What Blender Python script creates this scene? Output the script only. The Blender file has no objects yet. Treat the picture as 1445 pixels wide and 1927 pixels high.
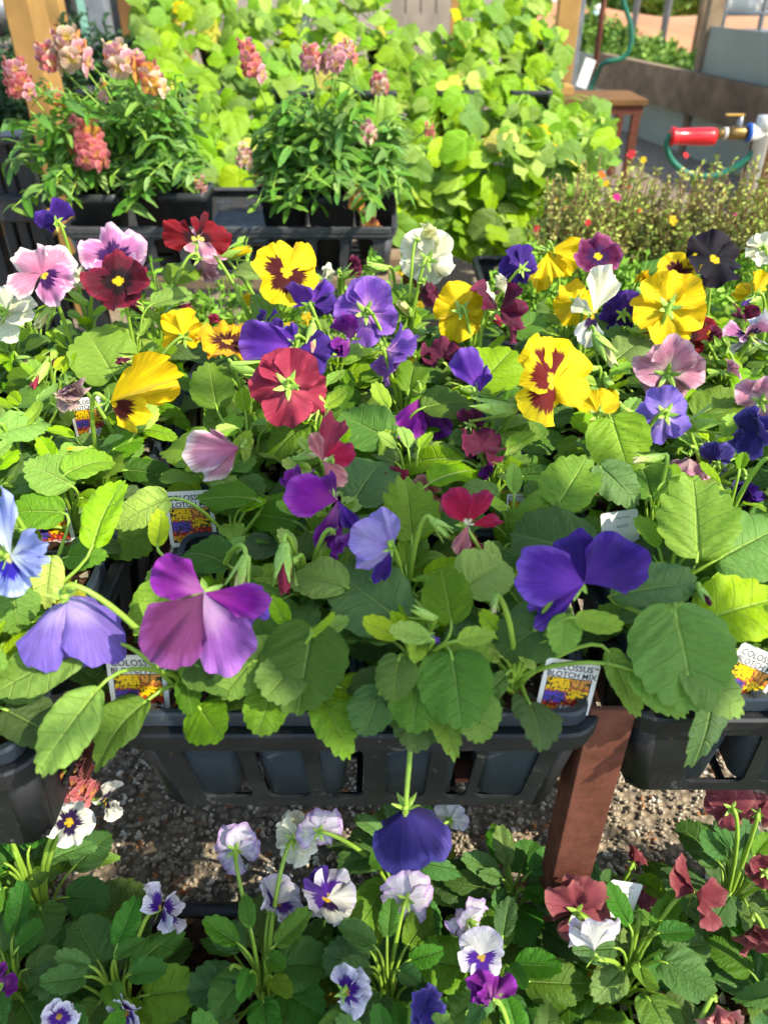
import bpy, bmesh, math, random
from mathutils import Vector, Matrix, Quaternion
R = math.radians
rnd = random.Random(11)

# ------------------------------------------------------------------ camera, sky, sun, exposure
scene = bpy.context.scene
COL = scene.collection
PITCH = 35.0                       # degrees below the horizontal
CAMZ = 0.68                        # camera height above the gravel
F = 1456.0                         # focal length in photograph pixels (1445 x 1927)
cam_d = bpy.data.cameras.new('camera')
cam = bpy.data.objects.new('camera', cam_d)
COL.objects.link(cam)
cam.location = (0, 0, CAMZ)
cam.rotation_euler = (R(90 - PITCH), 0, 0)
cam_d.sensor_fit = 'VERTICAL'
cam_d.sensor_height = 36.0
cam_d.lens = 36.0 * F / 1927.0
cam_d.clip_start = 0.01
cam_d.clip_end = 500
cam_d.dof.use_dof = True
cam_d.dof.focus_distance = 0.60
cam_d.dof.aperture_fstop = 8.0
scene.camera = cam

SUN_AZ, SUN_EL = R(58), R(46)      # azimuth from straight behind the camera towards the right
SUN = Vector((math.sin(SUN_AZ) * math.cos(SUN_EL), -math.cos(SUN_AZ) * math.cos(SUN_EL), math.sin(SUN_EL)))
world = bpy.data.worlds.new('World')
scene.world = world
world.use_nodes = True
wn = world.node_tree.nodes
sky = wn.new('ShaderNodeTexSky')
sky.sky_type = 'NISHITA'
sky.sun_disc = False
sky.sun_elevation = SUN_EL
sky.sun_rotation = math.atan2(SUN.x, SUN.y)
world.node_tree.links.new(sky.outputs[0], wn['Background'].inputs[0])
wn['Background'].inputs[1].default_value = 0.15
sun_d = bpy.data.lights.new('sun', 'SUN')
sun_d.energy = 3.1
sun_d.angle = R(0.5)
sun_d.color = (1.0, 0.93, 0.78)
sun = bpy.data.objects.new('sun', sun_d)
COL.objects.link(sun)
sun.location = (2, -2, 4)
sun.rotation_euler = SUN.to_track_quat('Z', 'Y').to_euler()
scene.view_settings.view_transform = 'Standard'
scene.view_settings.look = 'None'
scene.view_settings.exposure = 1.24
scene.view_settings.gamma = 1.0
scene.cycles.use_denoising = True
scene.cycles.max_bounces = 5
scene.cycles.diffuse_bounces = 2
scene.cycles.glossy_bounces = 2
scene.cycles.transmission_bounces = 4
scene.cycles.transparent_max_bounces = 4
scene.cycles.use_adaptive_sampling = True
scene.cycles.adaptive_threshold = 0.04
scene.cycles.sample_clamp_indirect = 4.0

# ------------------------------------------------------------------ pixel <-> place
CP, SP = math.cos(R(PITCH)), math.sin(R(PITCH))
RIGHT, CUP, FWD = Vector((1, 0, 0)), Vector((0, SP, CP)), Vector((0, CP, -SP))
CAM = Vector((0, 0, CAMZ))
def ray(px, py):
    return RIGHT * ((px - 722.5) / F) + CUP * ((963.5 - py) / F) + FWD
def atz(px, py, z):
    d = ray(px, py); return CAM + d * ((z - CAMZ) / d.z)
def aty(px, py, y):
    d = ray(px, py); return CAM + d * (y / d.y)
def proj(p):
    v = p - CAM; dz = v.dot(FWD)
    if dz < 1e-4: return (-9999, -9999, dz)
    return (722.5 + F * v.dot(RIGHT) / dz, 963.5 - F * v.dot(CUP) / dz, dz)
def depth(p): return (p - CAM).dot(FWD)

# ------------------------------------------------------------------ objects
WM = {}
def link(o, parent=None, M=None, label=None, cat=None, group=None, kind=None):
    COL.objects.link(o)
    M = M if M is not None else Matrix.Identity(4)
    if parent is not None:
        o.parent = parent
        o.matrix_basis = WM[parent.name].inverted() @ M
    else:
        o.matrix_basis = M
    WM[o.name] = M
    if label: o['label'] = label
    if cat: o['category'] = cat
    if group: o['group'] = group
    if kind: o['kind'] = kind
    return o
def empty(name, loc, label, cat, group=None, rz=0):
    o = bpy.data.objects.new(name, None)
    o.empty_display_size = 0.02
    return link(o, None, Matrix.Translation(loc) @ Matrix.Rotation(rz, 4, 'Z'), label, cat, group)
def put(name, me, parent=None, M=None, mat=None, **k):
    o = bpy.data.objects.new(name, me)
    link(o, parent, M, **k)
    if mat is not None:
        if not me.materials: me.materials.append(mat)
        elif me.materials[0] is not mat:
            o.material_slots[0].link = 'OBJECT'
            o.material_slots[0].material = mat
    return o
def mesh(name, vs, fs, smooth=True, uv=None):
    me = bpy.data.meshes.new(name)
    me.from_pydata(vs, [], fs)
    if smooth: me.polygons.foreach_set('use_smooth', [True] * len(me.polygons))
    if uv is not None:
        l = me.uv_layers.new(name='UVMap')
        buf = []
        for lp in me.loops: buf.extend(uv[lp.vertex_index])
        l.data.foreach_set('uv', buf)
    me.update()
    return me
class MB:
    """collects vertices and faces of ONE mesh"""
    def __init__(s): s.v, s.f = [], []
    def add(s, vs, fs):
        n = len(s.v); s.v += [tuple(v) for v in vs]; s.f += [tuple(i + n for i in f) for f in fs]; return s
    def box(s, x0, x1, y0, y1, z0, z1, M=None):
        vs = [Vector(p) for p in ((x0,y0,z0),(x1,y0,z0),(x1,y1,z0),(x0,y1,z0),(x0,y0,z1),(x1,y0,z1),(x1,y1,z1),(x0,y1,z1))]
        if M is not None: vs = [M @ v for v in vs]
        return s.add(vs, [(0,3,2,1),(4,5,6,7),(0,1,5,4),(1,2,6,5),(2,3,7,6),(3,0,4,7)])
    def tube(s, pts, rad, n=6, cap=True):
        pts = [Vector(p) for p in pts]; m = len(pts)
        rads = rad if isinstance(rad, (list, tuple)) else [rad] * m
        up = Vector((0.31, 0.17, 0.93)); rings = []
        for i, p in enumerate(pts):
            t = (pts[min(i+1, m-1)] - pts[max(i-1, 0)])
            if t.length < 1e-9: t = Vector((0,0,1))
            t.normalize()
            a = t.cross(up)
            if a.length < 0.05: a = t.cross(Vector((1, 0, 0)))
            a.normalize(); b = t.cross(a)
            up = -a.cross(t) if False else up
            rings.append([p + (a * math.cos(2*math.pi*k/n) + b * math.sin(2*math.pi*k/n)) * rads[i] for k in range(n)])
        vs = [v for r in rings for v in r]
        fs = [(i*n+k, i*n+(k+1) % n, (i+1)*n+(k+1) % n, (i+1)*n+k) for i in range(m-1) for k in range(n)]
        if cap: fs += [tuple(range(n))[::-1], tuple((m-1)*n+k for k in range(n))]
        return s.add(vs, fs)
    def lathe(s, prof, n=16, M=None, cap=True):
        vs, fs = [], []
        for r, z in prof:
            for k in range(n):
                v = Vector((r*math.cos(2*math.pi*k/n), r*math.sin(2*math.pi*k/n), z))
                vs.append(M @ v if M is not None else v)
        m = len(prof)
        fs = [(i*n+k, i*n+(k+1) % n, (i+1)*n+(k+1) % n, (i+1)*n+k) for i in range(m-1) for k in range(n)]
        if cap: fs += [tuple(range(n))[::-1], tuple((m-1)*n+k for k in range(n))]
        return s.add(vs, fs)
    def blob(s, c, rx, ry, rz, rr, n=7, m=5, M=None):
        vs = []; 
        for i in range(m + 1):
            th = math.pi * i / m
            for k in range(n):
                ph = 2*math.pi*k/n; q = 1 + rr.uniform(-.12, .12)
                v = Vector((rx*q*math.sin(th)*math.cos(ph), ry*q*math.sin(th)*math.sin(ph), rz*math.cos(th)))
                if M is not None: v = M @ v
                vs.append(v + Vector(c))
        fs = [(i*n+k, (i+1)*n+k, (i+1)*n+(k+1) % n, i*n+(k+1) % n) for i in range(m) for k in range(n)]
        return s.add(vs, fs)
    def mesh(s, name, smooth=False): return mesh(name, s.v, s.f, smooth)
    def build(s, name, mat, parent=None, smooth=False, bevel=0, **k):
        o = put(name, s.mesh(name, smooth), parent, None if parent is None else Matrix.Identity(4), mat, **k)
        if bevel:
            b = o.modifiers.new('bevel', 'BEVEL'); b.width = bevel; b.segments = 2; b.limit_method = 'ANGLE'
        return o
def bez(p0, p1, p2, p3, n=10):
    out = []
    for i in range(n + 1):
        t = i / n; a = 1 - t
        out.append(p0*a**3 + p1*3*a*a*t + p2*3*a*t*t + p3*t**3)
    return out
def frame(origin, y, z, scale=1.0):
    """matrix whose local Y runs along y and local Z as near z as may be"""
    y = y.normalized(); x = y.cross(z)
    if x.length < 1e-5: x = y.cross(Vector((0.3, 0.9, 0.2)))
    x.normalize(); z = x.cross(y)
    return Matrix.Translation(origin) @ Matrix((x, y, z)).transposed().to_4x4() @ Matrix.Scale(scale, 4)

# ------------------------------------------------------------------ materials
def lin(h):
    if isinstance(h, tuple): return (*h, 1.0)
    h = h.lstrip('#'); c = [int(h[i:i+2], 16) / 255 for i in (0, 2, 4)]
    return tuple((x / 12.92 if x <= .04045 else ((x + .055) / 1.055) ** 2.4) for x in c) + (1.0,)
class NT:
    def __init__(s, name):
        s.m = bpy.data.materials.new(name); s.m.use_nodes = True
        s.t = s.m.node_tree; s.n = s.t.nodes; s.bsdf = s.n['Principled BSDF']; s.out = s.n['Material Output']
    def link(s, a, b): s.t.links.new(a, b)
    def val(s, sock, v):
        if hasattr(v, 'is_output'): s.link(v, sock)
        else: sock.default_value = v
    def math(s, op, a, b=0.0, c=0.0, clamp=False):
        n = s.n.new('ShaderNodeMath'); n.operation = op; n.use_clamp = clamp
        for i, v in enumerate((a, b, c)): s.val(n.inputs[i], v)
        return n.outputs[0]
    def step(s, x, a, b, lo=0.0, hi=1.0):
        n = s.n.new('ShaderNodeMapRange'); n.interpolation_type = 'SMOOTHSTEP'
        s.val(n.inputs[0], x)
        for i, v in enumerate((a, b, lo, hi)): s.val(n.inputs[i + 1], v)
        return n.outputs[0]
    def mix(s, f, a, b, mode='MIX'):
        n = s.n.new('ShaderNodeMix'); n.data_type = 'RGBA'; n.blend_type = mode
        s.val(n.inputs[0], f); s.val(n.inputs[6], a); s.val(n.inputs[7], b)
        return n.outputs[2]
    def noise(s, vec=None, scale=5.0, detail=3.0, rough=.5, dist=0.0, col=False):
        n = s.n.new('ShaderNodeTexNoise')
        if vec is not None: s.link(vec, n.inputs['Vector'])
        n.inputs['Scale'].default_value = scale; n.inputs['Detail'].default_value = detail
        n.inputs['Roughness'].default_value = rough; n.inputs['Distortion'].default_value = dist
        return n.outputs[1 if col else 0]
    def coord(s, which): return s.n.new('ShaderNodeTexCoord').outputs[which]
    def uv(s):
        x = s.n.new('ShaderNodeSeparateXYZ'); s.link(s.coord('UV'), x.inputs[0]); return x.outputs[0], x.outputs[1]
    def comb(s, a, b, c=0.0):
        n = s.n.new('ShaderNodeCombineXYZ')
        for i, v in enumerate((a, b, c)): s.val(n.inputs[i], v)
        return n.outputs[0]
    def hsv(s, col, h=.5, sat=1.0, v=1.0):
        n = s.n.new('ShaderNodeHueSaturation')
        s.val(n.inputs['Hue'], h); s.val(n.inputs['Saturation'], sat); s.val(n.inputs['Value'], v); s.val(n.inputs['Color'], col)
        return n.outputs[0]
    def random(s): return s.n.new('ShaderNodeObjectInfo').outputs['Random']
    def bump(s, h, strength=.3, dist=.001):
        n = s.n.new('ShaderNodeBump'); n.inputs['Strength'].default_value = strength; n.inputs['Distance'].default_value = dist
        s.link(h, n.inputs['Height']); s.link(n.outputs[0], s.bsdf.inputs['Normal']); return n.outputs[0]
    def set(s, **k):
        for a, v in k.items(): s.val(s.bsdf.inputs[{'col': 'Base Color', 'rough': 'Roughness', 'metal': 'Metallic', 'spec': 'Specular IOR Level', 'coat': 'Coat Weight'}[a]], v)
    def translucent(s, col, f, nrm=None):
        t = s.n.new('ShaderNodeBsdfTranslucent'); s.val(t.inputs[0], col)
        if nrm is not None: s.link(nrm, t.inputs[1])
        m = s.n.new('ShaderNodeMixShader'); m.inputs[0].default_value = f
        s.link(s.bsdf.outputs[0], m.inputs[1]); s.link(t.outputs[0], m.inputs[2]); s.link(m.outputs[0], s.out.inputs[0])
MATS = {}
def plain(name, col, rough=.6, spec=.4, metal=0.0, var=.25, scale=30.0, bump=.15, second=None, coat=0.0, bdist=.0008):
    if name in MATS: return MATS[name]
    n = NT(name); c = lin(col)
    o = n.coord('Object')
    a = n.noise(o, scale, 5, .6)
    b = n.noise(o, scale * .17, 3, .5)
    base = n.mix(n.step(b, .35, .68), c, lin(second) if second else tuple(x * (1 - var) for x in c[:3]) + (1,))
    base = n.hsv(base, .5, 1.0, n.step(a, .2, .8, 1 - var, 1 + var))
    n.set(col=base, rough=n.step(a, .25, .75, max(rough - .12, .05), min(rough + .12, 1)), spec=spec, metal=metal, coat=coat)
    if bump: n.bump(a, bump, bdist)
    MATS[name] = n.m; return n.m

def leaf_material(name, dark, mid, light, vein, trans, f=.30, rough=.52, spec=.25, vfreq=4.6, slope=1.5, vs=.42):
    n = NT(name)
    u, v = n.uv()                                     # u across (0.5 = midrib), v along
    x = n.math('ABSOLUTE', n.math('SUBTRACT', u, .5))
    rn = n.random()
    fine = n.noise(n.coord('UV'), 20, 3, .62)
    patch = n.noise(n.coord('Object'), 1.9, 2, .6)
    bend = n.math('MULTIPLY', n.math('MULTIPLY', x, x), 2.2)
    ph = n.math('MULTIPLY', n.math('ADD', n.math('SUBTRACT', n.math('ADD', v, n.math('MULTIPLY', patch, .16)), n.math('MULTIPLY', x, slope)), bend), vfreq)
    fr = n.math('ABSOLUTE', n.math('SUBTRACT', n.math('FRACT', ph), .5))     # 0.5 at the vein
    lat = n.math('MULTIPLY', n.step(fr, .44, .496), n.step(x, .26, .08))
    mid_ = n.step(x, n.math('SUBTRACT', .024, n.math('MULTIPLY', v, .018)), .002)
    c = n.mix(n.step(n.math('ADD', n.math('MULTIPLY', patch, .5), n.math('MULTIPLY', rn, .55)), .2, .85), lin(dark), lin(mid))
    c = n.mix(n.step(n.math('FRACT', n.math('MULTIPLY', rn, 7.31)), .55, 1.0, 0, .85), c, lin(light))
    c = n.hsv(c, n.step(n.math('FRACT', n.math('MULTIPLY', rn, 3.77)), 0, 1, .485, .512), n.step(n.math('FRACT', n.math('MULTIPLY', rn, 5.1)), 0, 1, .85, 1.08),
              n.math('MULTIPLY', n.step(fine, .25, .75, .87, 1.12), n.step(n.math('FRACT', n.math('MULTIPLY', rn, 11.9)), 0, 1, .8, 1.15)))
    c = n.mix(n.math('MULTIPLY', n.math('MAXIMUM', n.math('MULTIPLY', lat, .5), mid_), vs), c, lin(vein))
    n.set(col=c, rough=n.step(fine, .2, .8, rough - .1, rough + .14), spec=spec)
    hgt = n.math('SUBTRACT', n.math('MULTIPLY', fine, .8), n.math('ADD', n.math('MULTIPLY', lat, .6), n.math('MULTIPLY', mid_, .8)))
    nb = n.bump(hgt, .75, .0016)
    n.translucent(n.mix(.5, c, lin(trans)), f, nb)
    MATS[name] = n.m; return n.m

def petal_material(key, col, edge=None, blotch=None, bs=.45, throat=None, f=.28, rays=.35, inner=None, lines=.34):
    name = 'petal_' + key
    if name in MATS: return MATS[name]
    n = NT(name)
    u, s = n.uv(); t = n.math('SUBTRACT', u, .5)
    st = n.noise(n.comb(n.math('MULTIPLY', t, 26.0), n.math('MULTIPLY', s, 1.3), n.math('MULTIPLY', n.random(), 30)), 1.0, 4, .65)
    fi = n.noise(n.comb(n.math('MULTIPLY', t, 85.0), n.math('MULTIPLY', s, 2.5)), 1.0, 3, .6)
    bl = n.noise(n.coord('Object'), 2.2, 3, .55)
    c = n.mix(n.step(bl, .3, .7), lin(col), tuple(x * .78 for x in lin(col)[:3]) + (1,))
    if inner: c = n.mix(n.step(n.math('ADD', s, n.math('MULTIPLY', n.math('SUBTRACT', st, .5), .4)), .62, .25), c, lin(inner))
    if edge: c = n.mix(n.step(n.math('ADD', s, n.math('MULTIPLY', n.math('SUBTRACT', st, .5), .22)), .78, .97), c, lin(edge))
    c = n.hsv(c, .5, 1.0, n.math('MULTIPLY', n.step(fi, .25, .75, 1 - lines, 1 + lines * .6), n.step(st, .2, .8, .9, 1.1)))
    if blotch: c = n.mix(n.step(n.math('ADD', s, n.math('MULTIPLY', n.math('SUBTRACT', st, .5), rays * 2)), bs + .05, bs - .05), c, lin(blotch))
    if throat: c = n.mix(n.step(n.math('ADD', s, n.math('MULTIPLY', n.math('SUBTRACT', st, .5), .10)), .21, .15), c, lin(throat))
    n.set(col=c, rough=.58, spec=.22)
    n.bsdf.inputs['Sheen Weight'].default_value = .06
    nb = n.bump(n.math('ADD', fi, n.math('MULTIPLY', st, 1.2)), .5, .0011)
    n.translucent(c, f, nb)
    MATS[name] = n.m; return n.m

# ------------------------------------------------------------------ leaf and petal shapes
def leaf_mesh(name, w=.42, lobe=.1, n=15, sd=.06, droop=.18, fold=.10, wave=.03, seed=0, notch=.8, tip=.0, slope=1.5, freq=4.6, pillow=.03, NT_=64, NS=8, sharp=False):
    r = random.Random(seed)
    a, c = (1 + lobe) / 2, (1 - lobe) / 2
    ph1, ph2, asym, side = r.uniform(0, 6.28), r.uniform(0, 6.28), r.uniform(-.06, .06), r.uniform(-.08, .08)
    vs, uv, fs = [(0, 0, 0)], [(.5, 0)], []
    for i in range(1, NS + 1):
        s = i / NS
        for k in range(NT_):
            p = -math.pi + 2 * math.pi * (k + .5) / NT_
            x, y = w * math.sin(p) * (1 + asym * math.sin(p)), c + a * math.cos(p)
            x *= 1 - .16 * (y - .4) * (1 if lobe > .03 else -.2)
            y += tip * max(0, math.cos(p)) ** 6
            q = n * p / (2 * math.pi)
            sc = abs(math.sin(math.pi * q)) if not sharp else 1 - (q % 1.0 if p < 0 else (-q) % 1.0)
            g = 1 + sd * (sc - .55) * s ** 4 * (1 - .6 * max(0, -math.cos(p)) ** 3)
            d = math.pi - abs(p)
            if lobe > .03 and d < .45: g *= 1 - notch * (1 - d / .45) ** 1.5
            x, y = x * s * g, y * s * g
            v = (y - abs(x) / 2 * slope) * freq
            z = -droop * max(0, y) ** 2 + fold * abs(x) + pillow * abs(math.sin(math.pi * v)) * min(1, abs(x) * 6) * (1 - s ** 8) - .02 * math.exp(-(x / .03) ** 2) * (1 - y)
            z += .05 * math.sin(4.2 * x + ph2) * math.sin(3.1 * y + ph1) * s; z += wave * s ** 3 * math.sin(3 * p + ph1) + wave * .5 * s ** 4 * math.sin(7 * p + ph2) - .25 * wave * s * s
            x += side * y * y
            vs.append((x, y, z)); uv.append((.5 + x / 2, y))
    for k in range(NT_):
        if k < NT_ - 1 or True: fs.append((0, 1 + k, 1 + (k + 1) % NT_))
    for i in range(NS - 1):
        for k in range(NT_):
            if k == NT_ - 1 and lobe > .03: continue
            b = 1 + i * NT_
            fs.append((b + k, b + NT_ + k, b + NT_ + (k + 1) % NT_, b + (k + 1) % NT_))
    fs = [f[::-1] for f in fs]
    me = mesh(name, vs, fs, True, uv)
    return me
def petal_mesh(A=58, curl=0., cup=0., ruf=.08, fine=.03, k=3, notch=0., seed=0, drop=.45, NS=12, NTT=24, roll=0.):
    r = random.Random(seed); p1, p2, p3 = (r.uniform(0, 6.28) for _ in range(3)); sk = r.uniform(-.12, .12)
    vs, uv, fs = [], [], []
    for i in range(NS + 1):
        s = i / NS
        for j in range(NTT + 1):
            t = -1 + 2 * j / NTT
            rr = (1 - drop * abs(t) ** 2.7 + sk * t) * (1 - notch * math.exp(-(t / .13) ** 2))
            rr *= 1 + .025 * math.sin(5 * t + p1) + .02 * math.sin(11 * t + p2)
            th = math.radians(A) * t * (1 - .25 * (1 - s))
            x, y = s * rr * math.sin(th), s * rr * math.cos(th)
            ruf_, fine_ = ruf * 1.6, fine * 1.7
            z = curl * s * s + cup * (t * t) * s + ruf_ * s ** 2.3 * math.sin(k * t * 1.7 + p1) + .02 * s * s * math.sin(9 * t + p3) + fine_ * s ** 5 * math.sin(k * 4.3 * t + p2) + fine_ * .6 * s ** 7 * math.sin(k * 8.7 * t + p3)
            if roll:
                q = x * roll; z += abs(x) * math.sin(abs(q)) ; x = math.sin(q) / roll if roll > .01 else x
            vs.append((x, y, z)); uv.append((.5 + t / 2, s))
    w = NTT + 1
    for i in range(NS):
        for j in range(NTT): fs.append((i*w+j, i*w+j+1, (i+1)*w+j+1, (i+1)*w+j))
    fs = [f[::-1] for f in fs]
    return mesh('petal', vs, fs, True, uv)
_pool = {}
def pooled(fn, key, *a, **k):
    if key not in _pool: _pool[key] = fn(*a, **k)
    return _pool[key]

ROUND = [leaf_mesh('leaf', .54, .16, 17, .07, .10 + .12 * i, .02 + .07 * i, .045, 20 + i, .85) for i in range(4)]
OVATE = [leaf_mesh('leaf', .44 - .025 * i, .07, 17, .075, .12 + .13 * i, .06 + .07 * i, .05, 30 + i, .7, .03) for i in range(6)]
LONG = [leaf_mesh('leaf', .29 - .02 * i, .015, 19, .06, .15 + .2 * i, .2, .05, 40 + i, 0, .05) for i in range(4)]
YOUNG = [leaf_mesh('leaf', .30, .015, 11, .07, -.25 + .2 * i, .35, .02, 50 + i, 0, .04) for i in range(3)]
SAW = [leaf_mesh('leaf', .46, .08, 15, .15, .12, .16, .05, 61, .8, .05)]
FAMILY = {'R': ROUND, 'O': OVATE, 'L': LONG, 'Y': YOUNG, 'S': SAW}
GREEN = leaf_material('pansy_leaf', '#4a7014', '#68941a', '#8cb020', '#b0ca5c', '#a4cc10')
GREEN2 = leaf_material('pansy_leaf_deep', '#476a26', '#5b7f2e', '#72962e', '#98b660', '#84ac14')
YGREEN = leaf_material('pansy_leaf_young', '#80b022', '#9fc62e', '#bcd83e', '#d4e27e', '#bee41c', .36)
STEM = plain('stem_green', '#8fb23c', .45, .4, var=.15, scale=60, bump=.1)
SEPAL = plain('sepal_green', '#8db440', .5, .35, var=.2, scale=70, bump=.15, second='#a7c45c')

def calyx_mesh():
    mb = MB()
    for k in range(5):
        a = 2 * math.pi * k / 5 + .3
        M = Matrix.Rotation(a, 4, 'Z') @ Matrix.Translation((0, .03, -.15)) @ Matrix.Rotation(R(-24 - 14 * (k % 2)), 4, 'X')
        rows = [(0, .05), (.14, .095), (.30, .08), (.42, .045), (.52, .004)]
        vs = []
        for y, w in rows: vs += [M @ Vector((-w, y, .0)), M @ Vector((0, y, -.03)), M @ Vector((w, y, 0))]
        fs = []
        for i in range(4): fs += [(3*i, 3*i+1, 3*i+4, 3*i+3), (3*i+1, 3*i+2, 3*i+5, 3*i+4)]
        mb.add(vs, fs)
    mb.lathe([(.02, -.32), (.07, -.29), (.10, -.22), (.10, -.14), (.05, -.06)], 8)
    mb.tube([(0, -.05, -.2), (0, -.12, -.27), (0, -.15, -.34)], [.05, .04, .02], 6)
    return mb.mesh('flower', True)
CALYX = calyx_mesh()
def bud_mesh():
    mb = MB()
    for k in range(5):
        a = 2 * math.pi * k / 5
        M = Matrix.Rotation(a, 4, 'Z') @ Matrix.Translation((0, .12, -.05)) @ Matrix.Rotation(R(72 + 8 * (k % 3)), 4, 'X')
        vs, fs = [], []
        for y, w in [(-.15, .04), (.0, .13), (.25, .13), (.5, .075), (.75, .004)]: vs += [M @ Vector((-w, y, .02)), M @ Vector((0, y, -.03)), M @ Vector((w, y, .02))]
        for i in range(4): fs += [(3*i, 3*i+1, 3*i+4, 3*i+3), (3*i+1, 3*i+2, 3*i+5, 3*i+4)]
        mb.add(vs, fs)
    mb.lathe([(.03, -.25), (.10, -.2), (.14, -.08), (.13, .05)], 8)
    return mb.mesh('bud', True)
BUD = bud_mesh()
def budcone_mesh():
    mb = MB(); vs, fs = [], []
    n = 22
    for i, (rad, z) in enumerate([(.10, 0), (.15, .25), (.16, .5), (.14, .8), (.11, 1.0)]):
        for k in range(n):
            a = 2 * math.pi * k / n; q = rad * (1 + .14 * math.sin(5 * a + z * 2.2))
            vs.append((q * math.cos(a), q * math.sin(a), z + (.08 * math.sin(3 * a) if i == 4 else 0)))
    fs = [(i*n+k, i*n+(k+1) % n, (i+1)*n+(k+1) % n, (i+1)*n+k) for i in range(4) for k in range(n)]
    return mesh('petal', vs, fs, True, [(.5 + .5 * math.sin(6.28 * (j % n) / n), .3 + .7 * (j // n) / 4) for j in range(len(vs))])
CONE = budcone_mesh()

# colour schemes of the blooms: petal colour, rim, blotch and throat
def S_(key, *a, **k): return petal_material(key, *a, **k)
SCH = {
 'yellow':   S_('yellow', '#f9d60a', '#f6cc08', None),
 'yellow_b': S_('yellow_blotch', '#f9d60a', '#f8d818', '#4a0d08', .62, '#f3c21a'),
 'yellow_r': S_('yellow_red_blotch', '#fadc08', '#fadc10', '#6a100a', .71, '#f2d02a', rays=.30),
 'orange_b': S_('orange_blotch', '#f2bc10', '#e8a418', '#4c1508', .55, '#e0b030', rays=.5),
 'cream':    S_('cream', '#efedc6', '#f1eed2', None),
 'cream_y':  S_('cream_yellow', '#ece894', '#efecb0', None),
 'white':    S_('white', '#e9e6dc', '#dcd3e2', None),
 'white_b':  S_('white_blotch', '#ecebd8', '#f0efe2', '#26083c', .52, '#d8b020'),
 'white_p':  S_('white_purple', '#d9d2e2', '#efeaee', '#4a1a86', .62, '#c8a040', rays=.45),
 'lilacw':   S_('lilac_white', '#e4dce4', '#c4a6d0', None),
 'pink_b':   S_('pink_blotch', '#cf7fb0', '#e8bcd2', '#3a0a50', .50, '#e8c040'),
 'pink':     S_('dusty_pink', '#c8849a', '#d8a8b4', None, inner='#d9b3b0'),
 'rose':     S_('rose', '#a8324a', '#b03850', None, inner='#c05060'),
 'salmon':   S_('salmon', '#d98284', '#e0a090', None),
 'palepink': S_('pale_pink', '#d594ac', '#ecd6d2', None, inner='#c4708e'),
 'maroon':   S_('maroon', '#5c0c22', '#7c1830', '#1d0408', .5, '#f0c410', lines=.3),
 'ruby':     S_('ruby', '#7d0512', '#8c1420', '#2c0208', .42, '#d8c860'),
 'wine':     S_('wine', '#5a1230', '#742044', None),
 'crimson':  S_('crimson', '#c01846', '#b82a58', None, .4, '#efe6c0', inner='#b01238'),
 'magenta':  S_('magenta', '#92189c', '#a845b0', None, inner='#9a2c90'),
 'plum':     S_('plum', '#7c1c86', '#8c2a9c', None, inner='#a85aa0'),
 'mauve':    S_('mauve', '#6e2c60', '#7c3c7c', None, inner='#683058'),
 'orchid':   S_('orchid', '#9354aa', '#a468bc', None, inner='#b890bc'),
 'violet':   S_('violet', '#5a2a9e', '#7a50b8', None, inner='#7a3cb4'),
 'violetd':  S_('deep_violet', '#3c1c78', '#4f2c90', None, inner='#4a2484'),
 'violetb':  S_('blue_violet', '#382b7a', '#5f52a4', None, inner='#302470'),
 'lav':      S_('lavender', '#8a70c8', '#7a62be', None, inner='#b5a0d8'),
 'lavp':     S_('pale_lavender', '#b3a2d8', '#a890d6', None, inner='#a58cce'),
 'blue':     S_('light_blue', '#8c9be0', '#b3c0f0', '#2a18a0', .58, '#e0d890', rays=.4),
 'bluep':    S_('pale_blue', '#97a4e2', '#a8b4ea', None, inner='#c8d0dc'),
 'lilac':    S_('lilac', '#8350b8', '#9468c4', None, inner='#c890d0'),
 'dark':     S_('near_black', '#0e0410', '#1c0a20', '#070208', .5, '#e8c41c'),
 'mag_y':    S_('magenta_purple_front', '#6c1048', '#9a4a76', '#3c0848', .5, '#f4cc10'),
 'dusk':     S_('dusty_maroon', '#94464e', '#9e5a58', None, inner='#7c3440'),
 'brick':    S_('brick_red', '#84333a', '#965050', None, inner='#742630'),
 'wilt':     S_('wilted_mauve', '#b58a98', '#cdb09c', None, inner='#9c6c80'),
}
SAY = {'yellow': 'yellow', 'yellow_b': 'yellow dark-blotched', 'yellow_r': 'yellow red-blotched', 'orange_b': 'wilted orange-yellow', 'cream': 'cream', 'cream_y': 'pale yellow', 'white': 'white',
 'white_b': 'white dark-blotched', 'white_p': 'white and purple', 'lilacw': 'lilac-white', 'pink_b': 'pink purple-blotched', 'pink': 'dusty pink', 'rose': 'rose red', 'salmon': 'salmon pink', 'palepink': 'pale pink',
 'maroon': 'ruffled maroon', 'ruby': 'ruby red', 'wine': 'wine red', 'crimson': 'crimson', 'magenta': 'magenta', 'plum': 'plum', 'mauve': 'mauve', 'orchid': 'orchid', 'violet': 'violet', 'violetd': 'deep violet', 'violetb': 'blue-violet',
 'lav': 'lavender', 'lavp': 'pale lavender', 'blue': 'light blue', 'bluep': 'pale blue', 'lilac': 'lilac', 'dark': 'near-black', 'mag_y': 'maroon yellow-eyed', 'dusk': 'dusty maroon', 'brick': 'brick red', 'wilt': 'wilted mauve'}

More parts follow.
